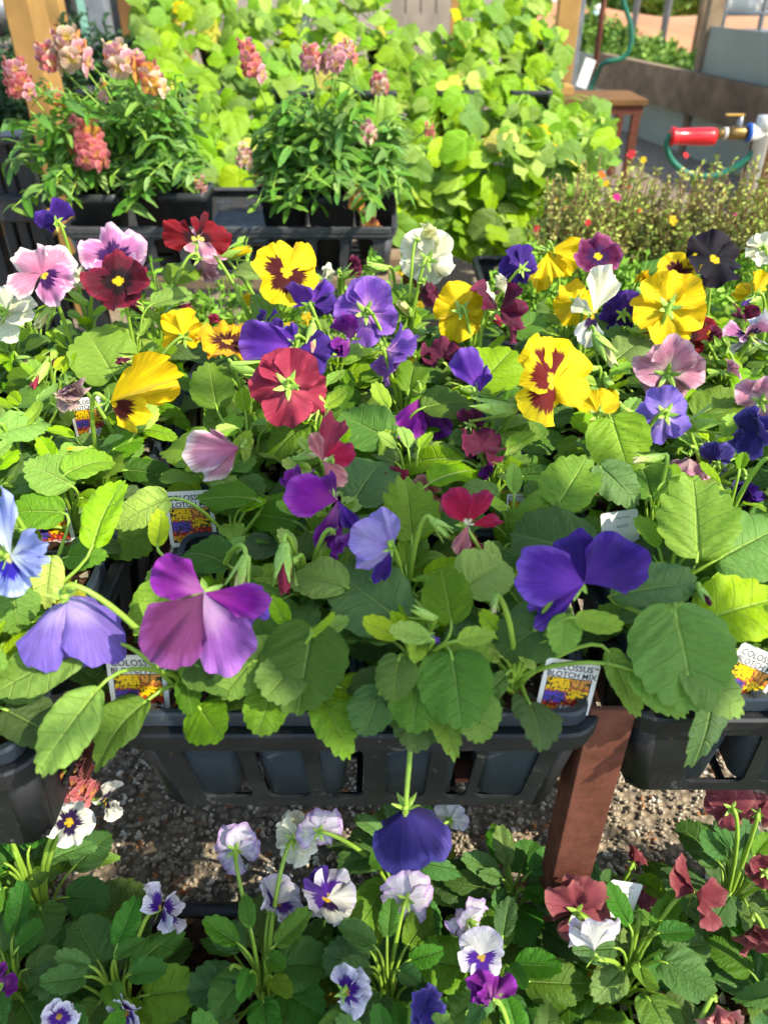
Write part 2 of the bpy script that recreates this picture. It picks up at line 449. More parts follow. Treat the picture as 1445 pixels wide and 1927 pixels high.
# petals: angle round the face, forward tilt, length, half spread, offset, curl, cup, ruffle, notch
STYLES = {
 'open': [(-24, -5, 1.06, 60, -.07, -.06, -.05, .10, 0), (24, -4, 1.06, 60, -.045, -.05, -.05, .10, 0), (-92, 4, .98, 54, -.02, .02, -.06, .10, 0), (92, 4, .98, 54, 0, .02, -.06, .10, 0), (180, 6, 1.02, 66, .02, -.04, -.10, .11, .08)],
 'ruffle': [(-26, -8, 1.02, 62, -.07, -.05, -.05, .13, 0), (26, -4, 1.02, 62, -.045, .0, -.05, .13, 0), (-92, 10, .98, 58, -.02, .08, -.06, .14, 0), (92, 10, .98, 58, 0, .08, -.06, .14, 0), (180, 14, 1.0, 70, .02, .04, -.10, .14, .08)],
 'cupped': [(-28, 22, 1.05, 60, -.07, -.15, .10, .10, 0), (26, 30, 1.02, 58, -.045, -.1, .10, .09, 0), (-95, 35, 1.0, 55, -.02, -.1, .10, .10, 0), (95, 28, 1.0, 55, 0, -.1, .1, .1, 0), (180, 40, 1.02, 66, .02, -.15, .1, .11, .08)],
 'nod': [(-30, 52, 1.15, 56, 0, -.20, .22, .08, 0), (32, 48, 1.15, 56, .02, -.16, .22, .08, 0), (-104, 55, 1.1, 52, 0, -.16, .2, .09, 0), (104, 52, 1.12, 52, 0, -.2, .2, .09, 0), (180, 50, 1.15, 60, 0, -.2, .2, .10, .06)],
 'fold': [(-20, -30, 1.1, 52, -.05, .10, -.2, .09, 0), (30, 10, 1.08, 52, -.03, .1, -.2, .09, 0), (-80, 62, .95, 48, 0, .1, .1, .10, 0), (88, 72, .9, 48, 0, -.1, .1, .10, 0), (180, 45, .98, 56, .02, .2, .2, .10, .06)],
 'wilt': [(-30, 60, 1.0, 42, 0, -.2, .4, .16, 0), (40, 70, .9, 40, 0, -.1, .4, .16, 0), (-110, 66, .9, 38, 0, .1, .4, .18, 0), (110, 60, .9, 38, 0, -.2, .4, .18, 0), (180, 62, 1.05, 44, 0, -.3, .4, .16, 0)],
 'bell': [(-32, 22, 1.2, 60, 0, .50, .10, .09, 0), (34, 26, 1.2, 60, .02, .55, .10, .09, 0), (-104, 26, 1.15, 58, 0, .5, .1, .10, 0), (104, 22, 1.2, 58, 0, .55, .1, .10, 0), (180, 24, 1.2, 64, 0, .5, .1, .11, .05)],
 'side': [(-18, -28, 1.1, 56, -.06, -.1, .05, .08, 0), (18, -20, 1.06, 56, -.04, -.15, .05, .08, 0), (-90, 25, .95, 50, -.02, .1, .05, .09, 0), (90, 25, .95, 50, 0, .1, .05, .09, 0), (180, 30, 1.05, 60, .02, -.1, -.1, .09, .08)],
}
def petals(parent, M, scale, mats, style, seed):
    r = random.Random(seed)
    if isinstance(style, list):                       # petals told one by one: angle, tilt, length, half spread, colour, curl, cup
        for i, q in enumerate(style):
            al, ti, L, A, mk = q[:5]; cu, cp = (q[5], q[6]) if len(q) > 6 else (-.12, .10)
            me = petal_mesh(A, cu, cp, .10, .05, 2 + i % 3, 0, seed * 9 + i, .40)
            Mp = M @ Matrix.Rotation(R(al), 4, 'Z') @ Matrix.Translation((0, 0, .018 * i * scale)) @ Matrix.Rotation(R(ti), 4, 'X') @ Matrix.Scale(scale * L, 4)
            put('petal', me, parent, Mp, SCH[mk])
        return
    for i, (al, ti, L, A, zo, cu, cp, ru, no) in enumerate(STYLES[style]):
        v = r.randint(0, 5)
        me = pooled(petal_mesh, (style, i, v), A, cu, cp, ru, ru * .35, 2 + (v % 3), no, 100 + 17 * i + v)
        m = mats[i] if isinstance(mats, (list, tuple)) else mats
        Mp = M @ Matrix.Rotation(R(al + r.uniform(-12, 12)), 4, 'Z') @ Matrix.Translation((0, 0, zo * scale)) @ Matrix.Rotation(R(ti + r.uniform(-14, 20)), 4, 'X') @ Matrix.Rotation(R(r.uniform(-14, 14)), 4, 'Y') @ Matrix.Scale(scale * L * r.uniform(.93, 1.05), 4)
        put('petal', me, parent, Mp, m)
def facing(yaw, pitch):
    y, p = R(yaw), R(pitch)
    return RIGHT * (math.sin(y) * math.cos(p)) + CUP * math.sin(p) - FWD * (math.cos(y) * math.cos(p))
def add_stem(plant, C, fdir, rad, name='stem', hook=.6, thick=.0017):
    base = WM[plant.name].translation
    ln = (C - base).length
    back = C - fdir * rad * .16
    up = Vector((0, 0, 1))
    p2 = C - fdir * rad * hook + up * (rad * .55 if C.z > base.z else .0)
    p1 = base + up * (max(C.z - base.z, .02) * .6) + (C - base) * .15
    mb = MB(); pts = bez(base + up * .002, p1, p2, back, 14)
    mb.tube(pts, [thick * (1.15 - .35 * i / 14) for i in range(15)], 7)
    return mb.build(name, STEM, plant, True)
KEEP = []          # things that generic leaves should not grow in front of: (px, py, radius px, depth)
def face_frame(C, f, roll=0):
    return Matrix.Translation(C) @ (frame(Vector((0, 0, 0)), (CUP - f * CUP.dot(f)) if abs(CUP.dot(f)) < .97 else (FWD * (1 if f.dot(CUP) > 0 else -1)), f)) @ Matrix.Rotation(R(roll), 4, 'Z')
def flower(plant, C, size, sch, yaw, pitch, roll=0, style='open', seed=0, stem=True, hook=.6):
    rad = size * 1.07 / 2 * depth(C) / F
    f = facing(yaw, pitch).normalized()
    M = face_frame(C, f, roll)
    fo = put('flower', CALYX, plant, M @ Matrix.Scale(rad * (.60 if isinstance(style, list) else .78), 4), SEPAL)
    mats = [SCH[k] for k in sch] if isinstance(sch, (list, tuple)) else SCH[sch]
    if isinstance(style, list): petals(fo, face_frame(C, facing(0, 0)), rad, mats, style, seed)
    else: petals(fo, M, rad, mats, style, seed)
    if stem: add_stem(plant, C, f, rad, hook=hook)
    return fo
def bud(plant, C, size, sch, yaw, pitch, stem=True):
    L = size * depth(C) / F
    f = facing(yaw, pitch).normalized()
    M = frame(C, f, CUP) @ Matrix.Rotation(R(-90), 4, 'X') @ Matrix.Scale(L, 4)
    b = put('bud', BUD, plant, M, SEPAL)
    if sch: put('petal', CONE, b, M @ Matrix.Scale(.85, 4), SCH[sch])
    if stem: add_stem(plant, C, f, L * .9)
    return b
def leaf(plant, B, d, n, L, fam='O', mat=None, r=None, petiole=True, idx=None, name='leaf'):
    """blade with base B running along d, facing n, of length L; its petiole bends up from the plant's crown"""
    r = r or rnd
    me = r.choice(FAMILY[fam]) if idx is None else FAMILY[fam][idx % len(FAMILY[fam])]
    o = put(name, me, plant, frame(B, d, n, L), mat or GREEN)
    if petiole:
        base = WM[plant.name].translation
        base = base + Vector((r.uniform(-.004, .004), r.uniform(-.004, .004), r.uniform(.002, .012)))
        up = Vector((0, 0, 1)); ln = (B - base).length
        mb = MB(); dn = d.normalized()
        mb.tube(bez(base, base + (B - base) * .35 + up * ln * .22, B - dn * min(ln * .35, L * .4), B + dn * L * .06, 7), [.0016, .0015, .0014, .0013, .0012, .0011, .001, .0008], 6)
        mb.build('petiole', STEM, o, True)
    return o

# ------------------------------------------------------------------ ground
ORD = ['first', 'second', 'third', 'fourth', 'fifth', 'sixth', 'seventh', 'eighth', 'ninth', 'tenth', 'eleventh', 'twelfth', 'thirteenth', 'fourteenth', 'fifteenth', 'sixteenth', 'seventeenth', 'eighteenth']
def ground_material():
    n = NT('gravel_ground'); o = n.coord('Object')
    v = n.n.new('ShaderNodeTexVoronoi'); v.inputs['Scale'].default_value = 130; n.link(o, v.inputs['Vector'])
    c = n.mix(n.noise(o, 2.3, 4), lin('#aca08a'), lin('#a08a70'))
    c = n.mix(n.step(n.noise(o, 40, 4), .3, .7), c, lin('#887c6a'))
    c = n.hsv(c, .5, 1.0, n.step(v.outputs['Distance'], .1, .7, 1.25, .6))
    n.set(col=c, rough=.9, spec=.2); n.bump(v.outputs['Distance'], .6, .006)
    return n.m
GM = ground_material()
gv, gf, N = [], [], 60
for j in range(N + 1):
    for i in range(N + 1):
        x, y = (i / N * 2 - 1), (j / N * 2 - 1)
        gv.append((150 * x * abs(x) ** 2, 150 * y * abs(y) ** 2 + 1, -.004 if abs(x) > .2 else -.004 + rnd.uniform(-.002, .002)))
gf = [(j*(N+1)+i, j*(N+1)+i+1, (j+1)*(N+1)+i+1, (j+1)*(N+1)+i) for j in range(N) for i in range(N)]
put('ground', mesh('ground', gv, gf), None, None, GM, kind='structure')
# loose stones in front of and under the bench
PEB = NT('pebble')
_o = PEB.n.new('ShaderNodeTexVoronoi'); _o.inputs['Scale'].default_value = 95; PEB.link(PEB.coord('Object'), _o.inputs['Vector'])
_x = PEB.n.new('ShaderNodeSeparateColor'); PEB.link(_o.outputs['Color'], _x.inputs[0])
_c = PEB.mix(_x.outputs[0], lin('#b8aa92'), lin('#8a7e6c'))
_c = PEB.mix(PEB.step(_x.outputs[1], .86, .93), _c, lin('#a86a3c'))
_c = PEB.mix(PEB.step(_x.outputs[2], .75, .95), _c, lin('#ddd4c2'))
PEB.set(col=_c, rough=.8, spec=.25); PEB.bump(PEB.noise(PEB.coord('Object'), 400, 3), .4, .001)
mb = MB(); r = random.Random(5)
for k in range(14000):
    x, y = r.uniform(-.5, .55), .28 + .42 * r.random() ** 1.5
    q = r.uniform(.0012, .0030) * (1.5 if r.random() < .05 else 1)
    mb.blob((x, y, q * .4 - .002), q * r.uniform(.8, 1.4), q * r.uniform(.7, 1.1), q * .7, r, 5, 3, Matrix.Rotation(r.uniform(0, 6), 4, 'Z'))
mb.build('gravel', PEB.m, None, True, kind='stuff', label='loose pale gravel under the front bench', cat='gravel')

# ------------------------------------------------------------------ trays, cell packs, bench
PLASTIC = plain('black_tray_plastic', '#26282a', .5, .45, var=.3, scale=45, bump=.25, second='#37393a', bdist=.0004)
# scuffs: pale scratched wear on the tray plastic
def scuffed(name, col, wear):
    n = NT(name); o = n.coord('Object')
    a = n.noise(o, 26, 6, .7); 
    w = n.n.new('ShaderNodeTexNoise'); w.inputs['Scale'].default_value = 60; w.inputs['Detail'].default_value = 8; w.inputs['Distortion'].default_value = 2.5; n.link(o, w.inputs['Vector'])
    sc = n.math('MULTIPLY', n.step(w.outputs[0], .60, .70), n.step(n.noise(o, 12, 4), .44, .64))
    dust = n.step(n.noise(o, 14, 5, .7), .35, .8, 0, .5)
    c = n.mix(dust, lin(col), lin(wear)); c = n.mix(n.math('MULTIPLY', sc, .55), c, lin('#7c796f'))
    spl = n.math('MULTIPLY', n.step(n.noise(o, 150, 2, .5), .68, .74), n.step(n.noise(o, 18, 2), .4, .6)); c = n.mix(n.math('MULTIPLY', spl, .7), c, lin('#6a5038'))
    n.set(col=c, rough=n.step(a, .3, .7, .38, .6), spec=.45); n.bump(a, .2, .0004)
    return n.m
PLASTIC = scuffed('black_tray_plastic_worn', '#191b1d', '#303231')
PACKM = scuffed('pack_plastic_blue_grey', '#2a343d', '#3a4650')
def soil_material():
    n = NT('potting_soil'); o = n.coord('Object')
    a = n.noise(o, 120, 6, .7)
    c = n.mix(n.step(a, .35, .7), lin('#1f150f'), lin('#4a3526'))
    v = n.n.new('ShaderNodeTexVoronoi'); v.inputs['Scale'].default_value = 160; n.link(o, v.inputs['Vector'])
    sc = n.n.new('ShaderNodeSeparateColor'); n.link(v.outputs['Color'], sc.inputs[0])
    c = n.mix(n.step(sc.outputs[0], .90, .93), c, lin('#b9ab94')); c = n.mix(n.step(sc.outputs[1], .86, .92), c, lin('#7a5235'))
    n.set(col=c, rough=.95, spec=.15); n.bump(n.math('ADD', a, v.outputs['Distance']), .9, .003)
    return n.m
SOIL = soil_material()
def rr(hw, hd, rad, z, n=5):
    """rounded rectangle, corner by corner, starting front-right, counter-clockwise seen from above"""
    out = []
    for (sx, sy, a0) in ((1, -1, -90), (1, 1, 0), (-1, 1, 90), (-1, -1, 180)):
        cx, cy = sx * (hw - rad), sy * (hd - rad)
        out.append([Vector((cx + rad * math.cos(R(a0 + 90 * k / n)), cy + rad * math.sin(R(a0 + 90 * k / n)), z)) for k in range(n + 1)])
    return out
def loft(mb, rings, close_bottom=False):
    rs = [[p for c in rg for p in c] for rg in rings]; n = len(rs[0])
    fs = [(i*n+k, i*n+(k+1) % n, (i+1)*n+(k+1) % n, (i+1)*n+k) for i in range(len(rs)-1) for k in range(n)]
    if close_bottom: fs.append(tuple((len(rs)-1)*n+k for k in range(n)))
    mb.add([p for q in rs for p in q], fs)
def wall_panel(P00, P10, P11, P01, opens, b0=.13, b1=.93, rad=.10):
    """a tray wall with rounded openings; P00.. bottom-left, bottom-right, top-right, top-left"""
    mb = MB()
    def pt(a, b): return (P00 * (1-a) + P10 * a) * (1-b) + (P01 * (1-a) + P11 * a) * b
    cuts = [0] + [(opens[i][1] + opens[i+1][0]) / 2 for i in range(len(opens)-1)] + [1]
    asp = (P11 - P01).length / max((P01 - P00).length, 1e-6)
    for (o0, o1), c0, c1 in zip(opens, cuts[:-1], cuts[1:]):
        ra, rb, m = rad / asp, rad, 4
        inner, outer = [], []
        for (ca, cb, a0, oa, ob) in ((o1-ra, b0+rb, -90, c1, 0), (o1-ra, b1-rb, 0, c1, 1), (o0+ra, b1-rb, 90, c0, 1), (o0+ra, b0+rb, 180, c0, 0)):
            pts = [(ca + ra*math.cos(R(a0+90*k/m)), cb + rb*math.sin(R(a0+90*k/m))) for k in range(m+1)]
            horiz_first = a0 in (-90, 90)
            e0 = (pts[0][0], ob) if horiz_first else (oa, pts[0][1])
            e1 = (oa, pts[-1][1]) if horiz_first else (pts[-1][0], ob)
            o = []
            for k in range(m+1):
                if k <= m/2: q = k/(m/2); o.append((e0[0]*(1-q)+oa*q, e0[1]*(1-q)+ob*q))
                else: q = (k-m/2)/(m/2); o.append((oa*(1-q)+e1[0]*q, ob*(1-q)+e1[1]*q))
            inner += pts; outer += o
        n = len(inner)
        mb.add([pt(*p) for p in inner] + [pt(*p) for p in outer], [(n+k, n+(k+1) % n, (k+1) % n, k) for k in range(n)])
    return mb
def make_tray(label, M, W=.283, D=.54, H=.086, front=None, side=None, back=None, mat=None, group='black carrying trays'):
    mat = mat or PLASTIC
    t = link(bpy.data.objects.new('carrying_tray', None), None, M, label, 'tray', group)
    hw, hd, rc = W/2 - .008, D/2 - .008, .013
    top, bot = rr(hw, hd, rc, H - .015), rr(hw - .010, hd - .008, rc, 0)
    prof = [(-.003, H-.004), (-.001, H), (.0065, H), (.008, H-.0015), (.0078, H-.0085), (.0062, H-.0092), (.0060, H-.0155), (.0045, H-.0168), (.0, H-.018), (-.002, H-.014)]
    mb = MB(); loft(mb, [rr(hw + o, hd + o, rc + o, z) for o, z in prof])
    put('rim', mb.mesh('rim', False), t, M, mat)
    even = lambda n, m: [(m + (1-2*m)*(k+.14)/n, m + (1-2*m)*(k+.86)/n) for k in range(n)]
    sides = [side or even(9, .02), back or even(5, .02), side or even(9, .02), front or even(6, .02)]
    for k in range(4):
        a, b = (k, (k+1) % 4)
        w = wall_panel(bot[a][-1], bot[b][0], top[b][0], top[a][-1], sides[k])
        o = put('wall', w.mesh('wall', False), t, M, mat)
        s = o.modifiers.new('thick', 'SOLIDIFY'); s.thickness = .0022; s.offset = 0
    for k in range(4):
        mb = MB(); n = len(top[k]); mb.add(bot[k] + top[k], [(i, i+1, n+i+1, n+i) for i in range(n-1)])
        o = put('corner', mb.mesh('corner', True), t, M, mat)
        s = o.modifiers.new('thick', 'SOLIDIFY'); s.thickness = .0022; s.offset = 0
    mb = MB(); bw, bd = hw - .012, hd - .012
    for k in range(9): x = -bw + 2*bw*k/8; mb.box(x-.002, x+.002, -bd, bd, .0, .004)
    for k in range(17): y = -bd + 2*bd*k/16; mb.box(-bw, bw, y-.0019, y+.0019, .0005, .0036)
    put('base_grid', mb.mesh('base_grid'), t, M, mat)
    return t
def pack_meshes(W=.1315, D=.171, nx=2, ny=3):
    cw, cd = W/nx, D/ny
    m1 = MB(); loft(m1, [rr(W/2-.004, D/2-.004, .010, -.001), rr(W/2, D/2, .012, 0), rr(W/2+.001, D/2+.001, .012, -.002), rr(W/2+.001, D/2+.001, .012, -.010), rr(W/2-.001, D/2-.001, .012, -.011)])
    for i in range(1, nx): x = -W/2 + cw*i; m1.box(x-.004, x+.004, -D/2+.005, D/2-.005, -.004, -.0015)
    for j in range(1, ny): y = -D/2 + cd*j; m1.box(-W/2+.005, W/2-.005, y-.004, y+.004, -.0042, -.0012)
    m2 = MB(); loft(m2, [rr(cw/2-.002, cd/2-.002, .010, -.002), rr(cw/2-.004, cd/2-.004, .010, -.04), rr(cw/2-.008, cd/2-.008, .009, -.086)], True)
    m3 = MB(); r = random.Random(3); n = 8; vs = []
    for j in range(n+1):
        for i in range(n+1): vs.append(((cw-.008)*(i/n-.5), (cd-.008)*(j/n-.5), -.010 + r.uniform(-.003, .003)))
    m3.add(vs, [(j*(n+1)+i, j*(n+1)+i+1, (j+1)*(n+1)+i+1, (j+1)*(n+1)+i) for j in range(n) for i in range(n)])
    return m1.mesh('rim', False), m2.mesh('cell', True), m3.mesh('soil', True), cw, cd
PRIM, PCELL, PSOIL, CW, CD = pack_meshes()
TRAYS = [('left', -.331, .258, .240, 0), ('middle', -.016, .285, .240, 0), ('right', .283, .296, .240, 0)]
MID_FRONT = [(.0, .0)]
CELLS = []
RIMZ = .3375
for nm, cx, yf, zb, _ in TRAYS:
    M = Matrix.Translation((cx, yf + .27, zb))
    fr = [(.065, .205), (.245, .365), (.405, .515), (.575, .685), (.735, .80), (.825, .955)] if nm == 'middle' else [(.10, .27), (.31, .44), (.48, .60), (.64, .76), (.80, .93)]
    make_tray(f'black plastic carrying tray of pansies, {nm} of the three on the front bench', M, front=fr)
    for i in range(2):
        for j in range(3):
            Mp = Matrix.Translation((cx + (i - .5) * .133, yf + .005 + .0875 + j * .1735, RIMZ))
            p = link(bpy.data.objects.new('cell_pack', None), None, Mp, f'dark grey six-cell pack, {"left" if i == 0 else "right"} column, {ORD[j]} row of {nm} tray', 'cell pack', 'cell packs in the trays')
            put('rim', PRIM, p, Mp, PACKM)
            for a in range(2):
                for b in range(3):
                    Mc = Mp @ Matrix.Translation(((a - .5) * CW, (b - 1) * CD, 0))
                    c = put('cell', PCELL, p, Mc, PACKM)
                    put('soil', PSOIL, c, Mc @ Matrix.Rotation(math.pi * (a + b), 4, 'Z'), SOIL)
                    CELLS.append((nm, i * 2 + a, j * 3 + b, Mc.translation + Vector((0, 0, -.008))))
def rust_material():
    n = NT('rusty_steel'); o = n.coord('Object')
    a = n.noise(o, 60, 7, .7); b = n.noise(o, 7, 3); f = n.noise(o, 500, 4, .7)
    c = n.mix(n.step(a, .3, .7), lin('#54301f'), lin('#744334')); c = n.mix(n.step(b, .45, .75, 0, .7), c, lin('#8a5c48'))
    c = n.mix(n.step(f, .62, .75, 0, .6), c, lin('#3d2019'))
    n.set(col=c, rough=.85, spec=.25); n.bump(n.math('ADD', a, f), .5, .0008)
    return n.m
RUST = rust_material()
bench = empty('bench_frame', (.132, .31, 0), 'low rusty angle-iron bench frame under the front trays', 'bench')
for (lx, ly, sx) in ((.119, .300, 1), (.116, .80, 1), (-.47, .31, 1), (.60, .31, 1)):
    mb = MB(); w = .027
    if lx == .119 and ly < .5: z1 = .330
    else: z1 = .235
    mb.box(lx, lx + w, ly, ly + .004, -.01, z1); mb.box(lx, lx + .004, ly + .0045, ly + w, -.01, z1 - .001)
    mb.build('leg', RUST, bench, bevel=.0008)
for y in (.42, .72):
    mb = MB(); mb.box(-.6, .62, y, y + .004, .200, .235); mb.box(-.6, .62, y + .0045, y + .034, .2305, .2348)
    mb.build('rail', RUST, bench, bevel=.0006)
WOODD = plain('weathered_plank', '#5a4a3a', .8, .2, var=.35, scale=22, bump=.4)
for k in range(5):
    x = -.52 + k * .27
    mb = MB(); mb.box(x, x + .05, .32, .80, .2352, .2392)
    mb.build('slat', RUST, bench)

# ------------------------------------------------------------------ plant tags
def text_mesh(s, size, bold=.0):
    c = bpy.data.curves.new('t', 'FONT'); c.body = s; c.size = size; c.align_x = 'CENTER'; c.align_y = 'CENTER'; c.offset = bold; c.resolution_u = 3
    o = bpy.data.objects.new('t', c); COL.objects.link(o)
    bpy.context.view_layer.update()
    me = bpy.data.meshes.new_from_object(o.evaluated_get(bpy.context.evaluated_depsgraph_get()))
    bpy.data.objects.remove(o); me.name = 'lettering'; return me
TAGW = plain('tag_white_plastic', '#e6e4da', .35, .4, var=.03, scale=40, bump=.02)
INK = plain('tag_ink', '#26262a', .6, .2, var=.05, bump=0)
def picture_material():
    n = NT('tag_flower_print'); u, v = n.uv()
    vec = n.comb(n.math('MULTIPLY', u, 17), n.math('MULTIPLY', v, 15))
    vo = n.n.new('ShaderNodeTexVoronoi'); vo.inputs['Scale'].default_value = 1.0; vo.inputs['Randomness'].default_value = .75; n.link(vec, vo.inputs['Vector'])
    ps = n.n.new('ShaderNodeSeparateXYZ'); n.link(vo.outputs['Position'], ps.inputs[0])
    cu, cv = n.math('DIVIDE', ps.outputs[0], 17), n.math('DIVIDE', ps.outputs[1], 15)
    rs = n.n.new('ShaderNodeSeparateColor'); n.link(vo.outputs['Color'], rs.inputs[0]); rq = rs.outputs[0]
    c = n.mix(n.step(rq, .45, .55), lin('#c03028'), lin('#8c1d24'))
    c = n.mix(n.step(rq, .80, .82), c, lin('#e07a20'))
    pv = n.math('MULTIPLY', n.step(cv, .28, .34), n.math('MULTIPLY', n.step(cv, .64, .58), n.step(cu, .52, .46)))
    c = n.mix(pv, c, lin('#5440a8'))
    yl = n.math('MAXIMUM', n.math('MULTIPLY', n.step(cv, .62, .68), n.step(cu, .56, .5)), n.math('MULTIPLY', n.math('MULTIPLY', n.step(cv, .40, .46), n.step(cv, .72, .66)), n.step(cu, .5, .56)))
    c = n.mix(yl, c, lin('#f0c010'))
    c = n.mix(n.math('MULTIPLY', n.step(cv, .72, .78), n.step(cu, .54, .6)), c, lin('#d89038'))
    c = n.mix(n.math('MULTIPLY', n.step(cv, .26, .2), n.step(cu, .34, .42)), c, lin('#e8e6e4'))
    c = n.mix(n.math('MULTIPLY', n.step(cv, .2, .14), n.step(cu, .34, .26)), c, lin('#e0a018'))
    d = vo.outputs['Distance']
    c = n.mix(n.step(d, .14, .06), c, lin('#241018'))
    c = n.mix(n.step(d, .58, .7), c, lin('#25351c'))
    n.set(col=c, rough=.4, spec=.4); return n.m
PICM = picture_material()
PICB = plain('tag_print_border', '#3a3028', .5, .3, var=.05, bump=0)
T1, T2, TM = text_mesh('COLOSSUS', .165, .003), text_mesh('BLOTCH MIX', .155, .003), text_mesh('TM', .06, .001)
B1, B2 = text_mesh('.com', .17), text_mesh('.com for', .11)
def tag_body():
    mb = MB(); pts = [(-.5, -1.35), (-.14, -2.4), (.14, -2.4), (.5, -1.35)]
    a = [(.5 - .05, 0), (-.5 + .05, 0), (-.5, -.05)] + [(-.5, -1.15), (-.2, -1.4), (.2, -1.4), (.5, -1.15), (.5, -.05)]
    n = len(a); vs = [(x, y, 0) for x, y in a] + [(x, y, -.012) for x, y in a]
    mb.add(vs, [tuple(range(n)), tuple(range(2*n-1, n-1, -1))] + [(k, n+k, n+(k+1) % n, (k+1) % n) for k in range(n)])
    return mb.mesh('plant_tag')
TAGB = tag_body()
PIC = mesh('picture', [(-.40, -1.10, .0022), (.40, -1.10, .0022), (.40, -.37, .0022), (-.40, -.37, .0022)], [(0, 1, 2, 3)], False, [(0, 0), (1, 0), (1, 1), (0, 1)])
PICF = mesh('picture_border', [(-.415, -1.115, .0012), (.415, -1.115, .0012), (.415, -.355, .0012), (-.415, -.355, .0012)], [(0, 1, 2, 3)], False)
def plant_tag(px, py, wpx, z, ang, label, lean=.30, turn=0., back=False, keep=True):
    """top edge centred on the pixel at height z; ang = lean of the tag in the picture, degrees clockwise from upright at its top"""
    C = atz(px, py, z); w = wpx * depth(C) / F
    n = (Vector((math.sin(R(turn)), -math.cos(R(turn)), 0)) + Vector((0, 0, lean))).normalized()
    e = RIGHT * math.sin(R(ang)) + CUP * math.cos(R(ang)); vd = (C - CAM).normalized()
    d = e - vd * (e.dot(n) / vd.dot(n))
    M = frame(C, d, n, w)
    t = put('plant_tag', TAGB, None, M, TAGW, label=label, cat='plant tag', group='white plant tags')
    off = lambda x, y, z=.003, s=1: M @ Matrix.Translation((x, y, z)) @ Matrix.Scale(s, 4)
    if back:
        put('lettering', B1, t, off(.08, -.45) @ Matrix.Rotation(math.pi, 4, 'Z'), INK); put('lettering', B2, t, off(.10, -.20) @ Matrix.Rotation(math.pi, 4, 'Z'), INK)
    else:
        put('lettering', T1, t, off(-.02, -.15), INK); put('lettering', TM, t, off(.44, -.11), INK); put('lettering', T2, t, off(.02, -.295), INK)
        put('picture_border', PICF, t, M, PICB); put('picture', PIC, t, M, PICM)
    if keep:
        q = M @ Vector((0, -.45, 0)); a, b, dd = proj(q)
        KEEP.append((a, b, wpx * .74, dd + .012))
    return t
plant_tag(254, 1233, 112, .360, -7, 'white tag with flower print in the front left corner of the middle tray')
plant_tag(1080, 1244, 104, .360, 14, 'white tag with flower print in the front right corner of the middle tray')
plant_tag(1440, 1226, 108, .360, 33, 'slanting white tag with flower print at the front of the right tray', turn=8)
plant_tag(78, 938, 92, .362, -14, 'white tag beside the light blue bloom in the left tray')
plant_tag(352, 924, 92, .368, -8, 'white tag by the dark gap at the left edge of the middle tray')
plant_tag(158, 748, 64, .372, -14, 'white tag below the wilted mauve bloom in the left tray')
plant_tag(588, 760, 56, .372, -8, 'white tag half hidden behind the rose red bloom', keep=False)
plant_tag(1164, 962, 70, .378, -4, 'turned-round white tag with upside-down lettering in the right tray', back=True)
plant_tag(975, 930, 42, .372, 4, 'white tag sliver between leaves at the right of the middle tray', keep=False)

# ------------------------------------------------------------------ pansies on the front bench
Z0 = RIMZ
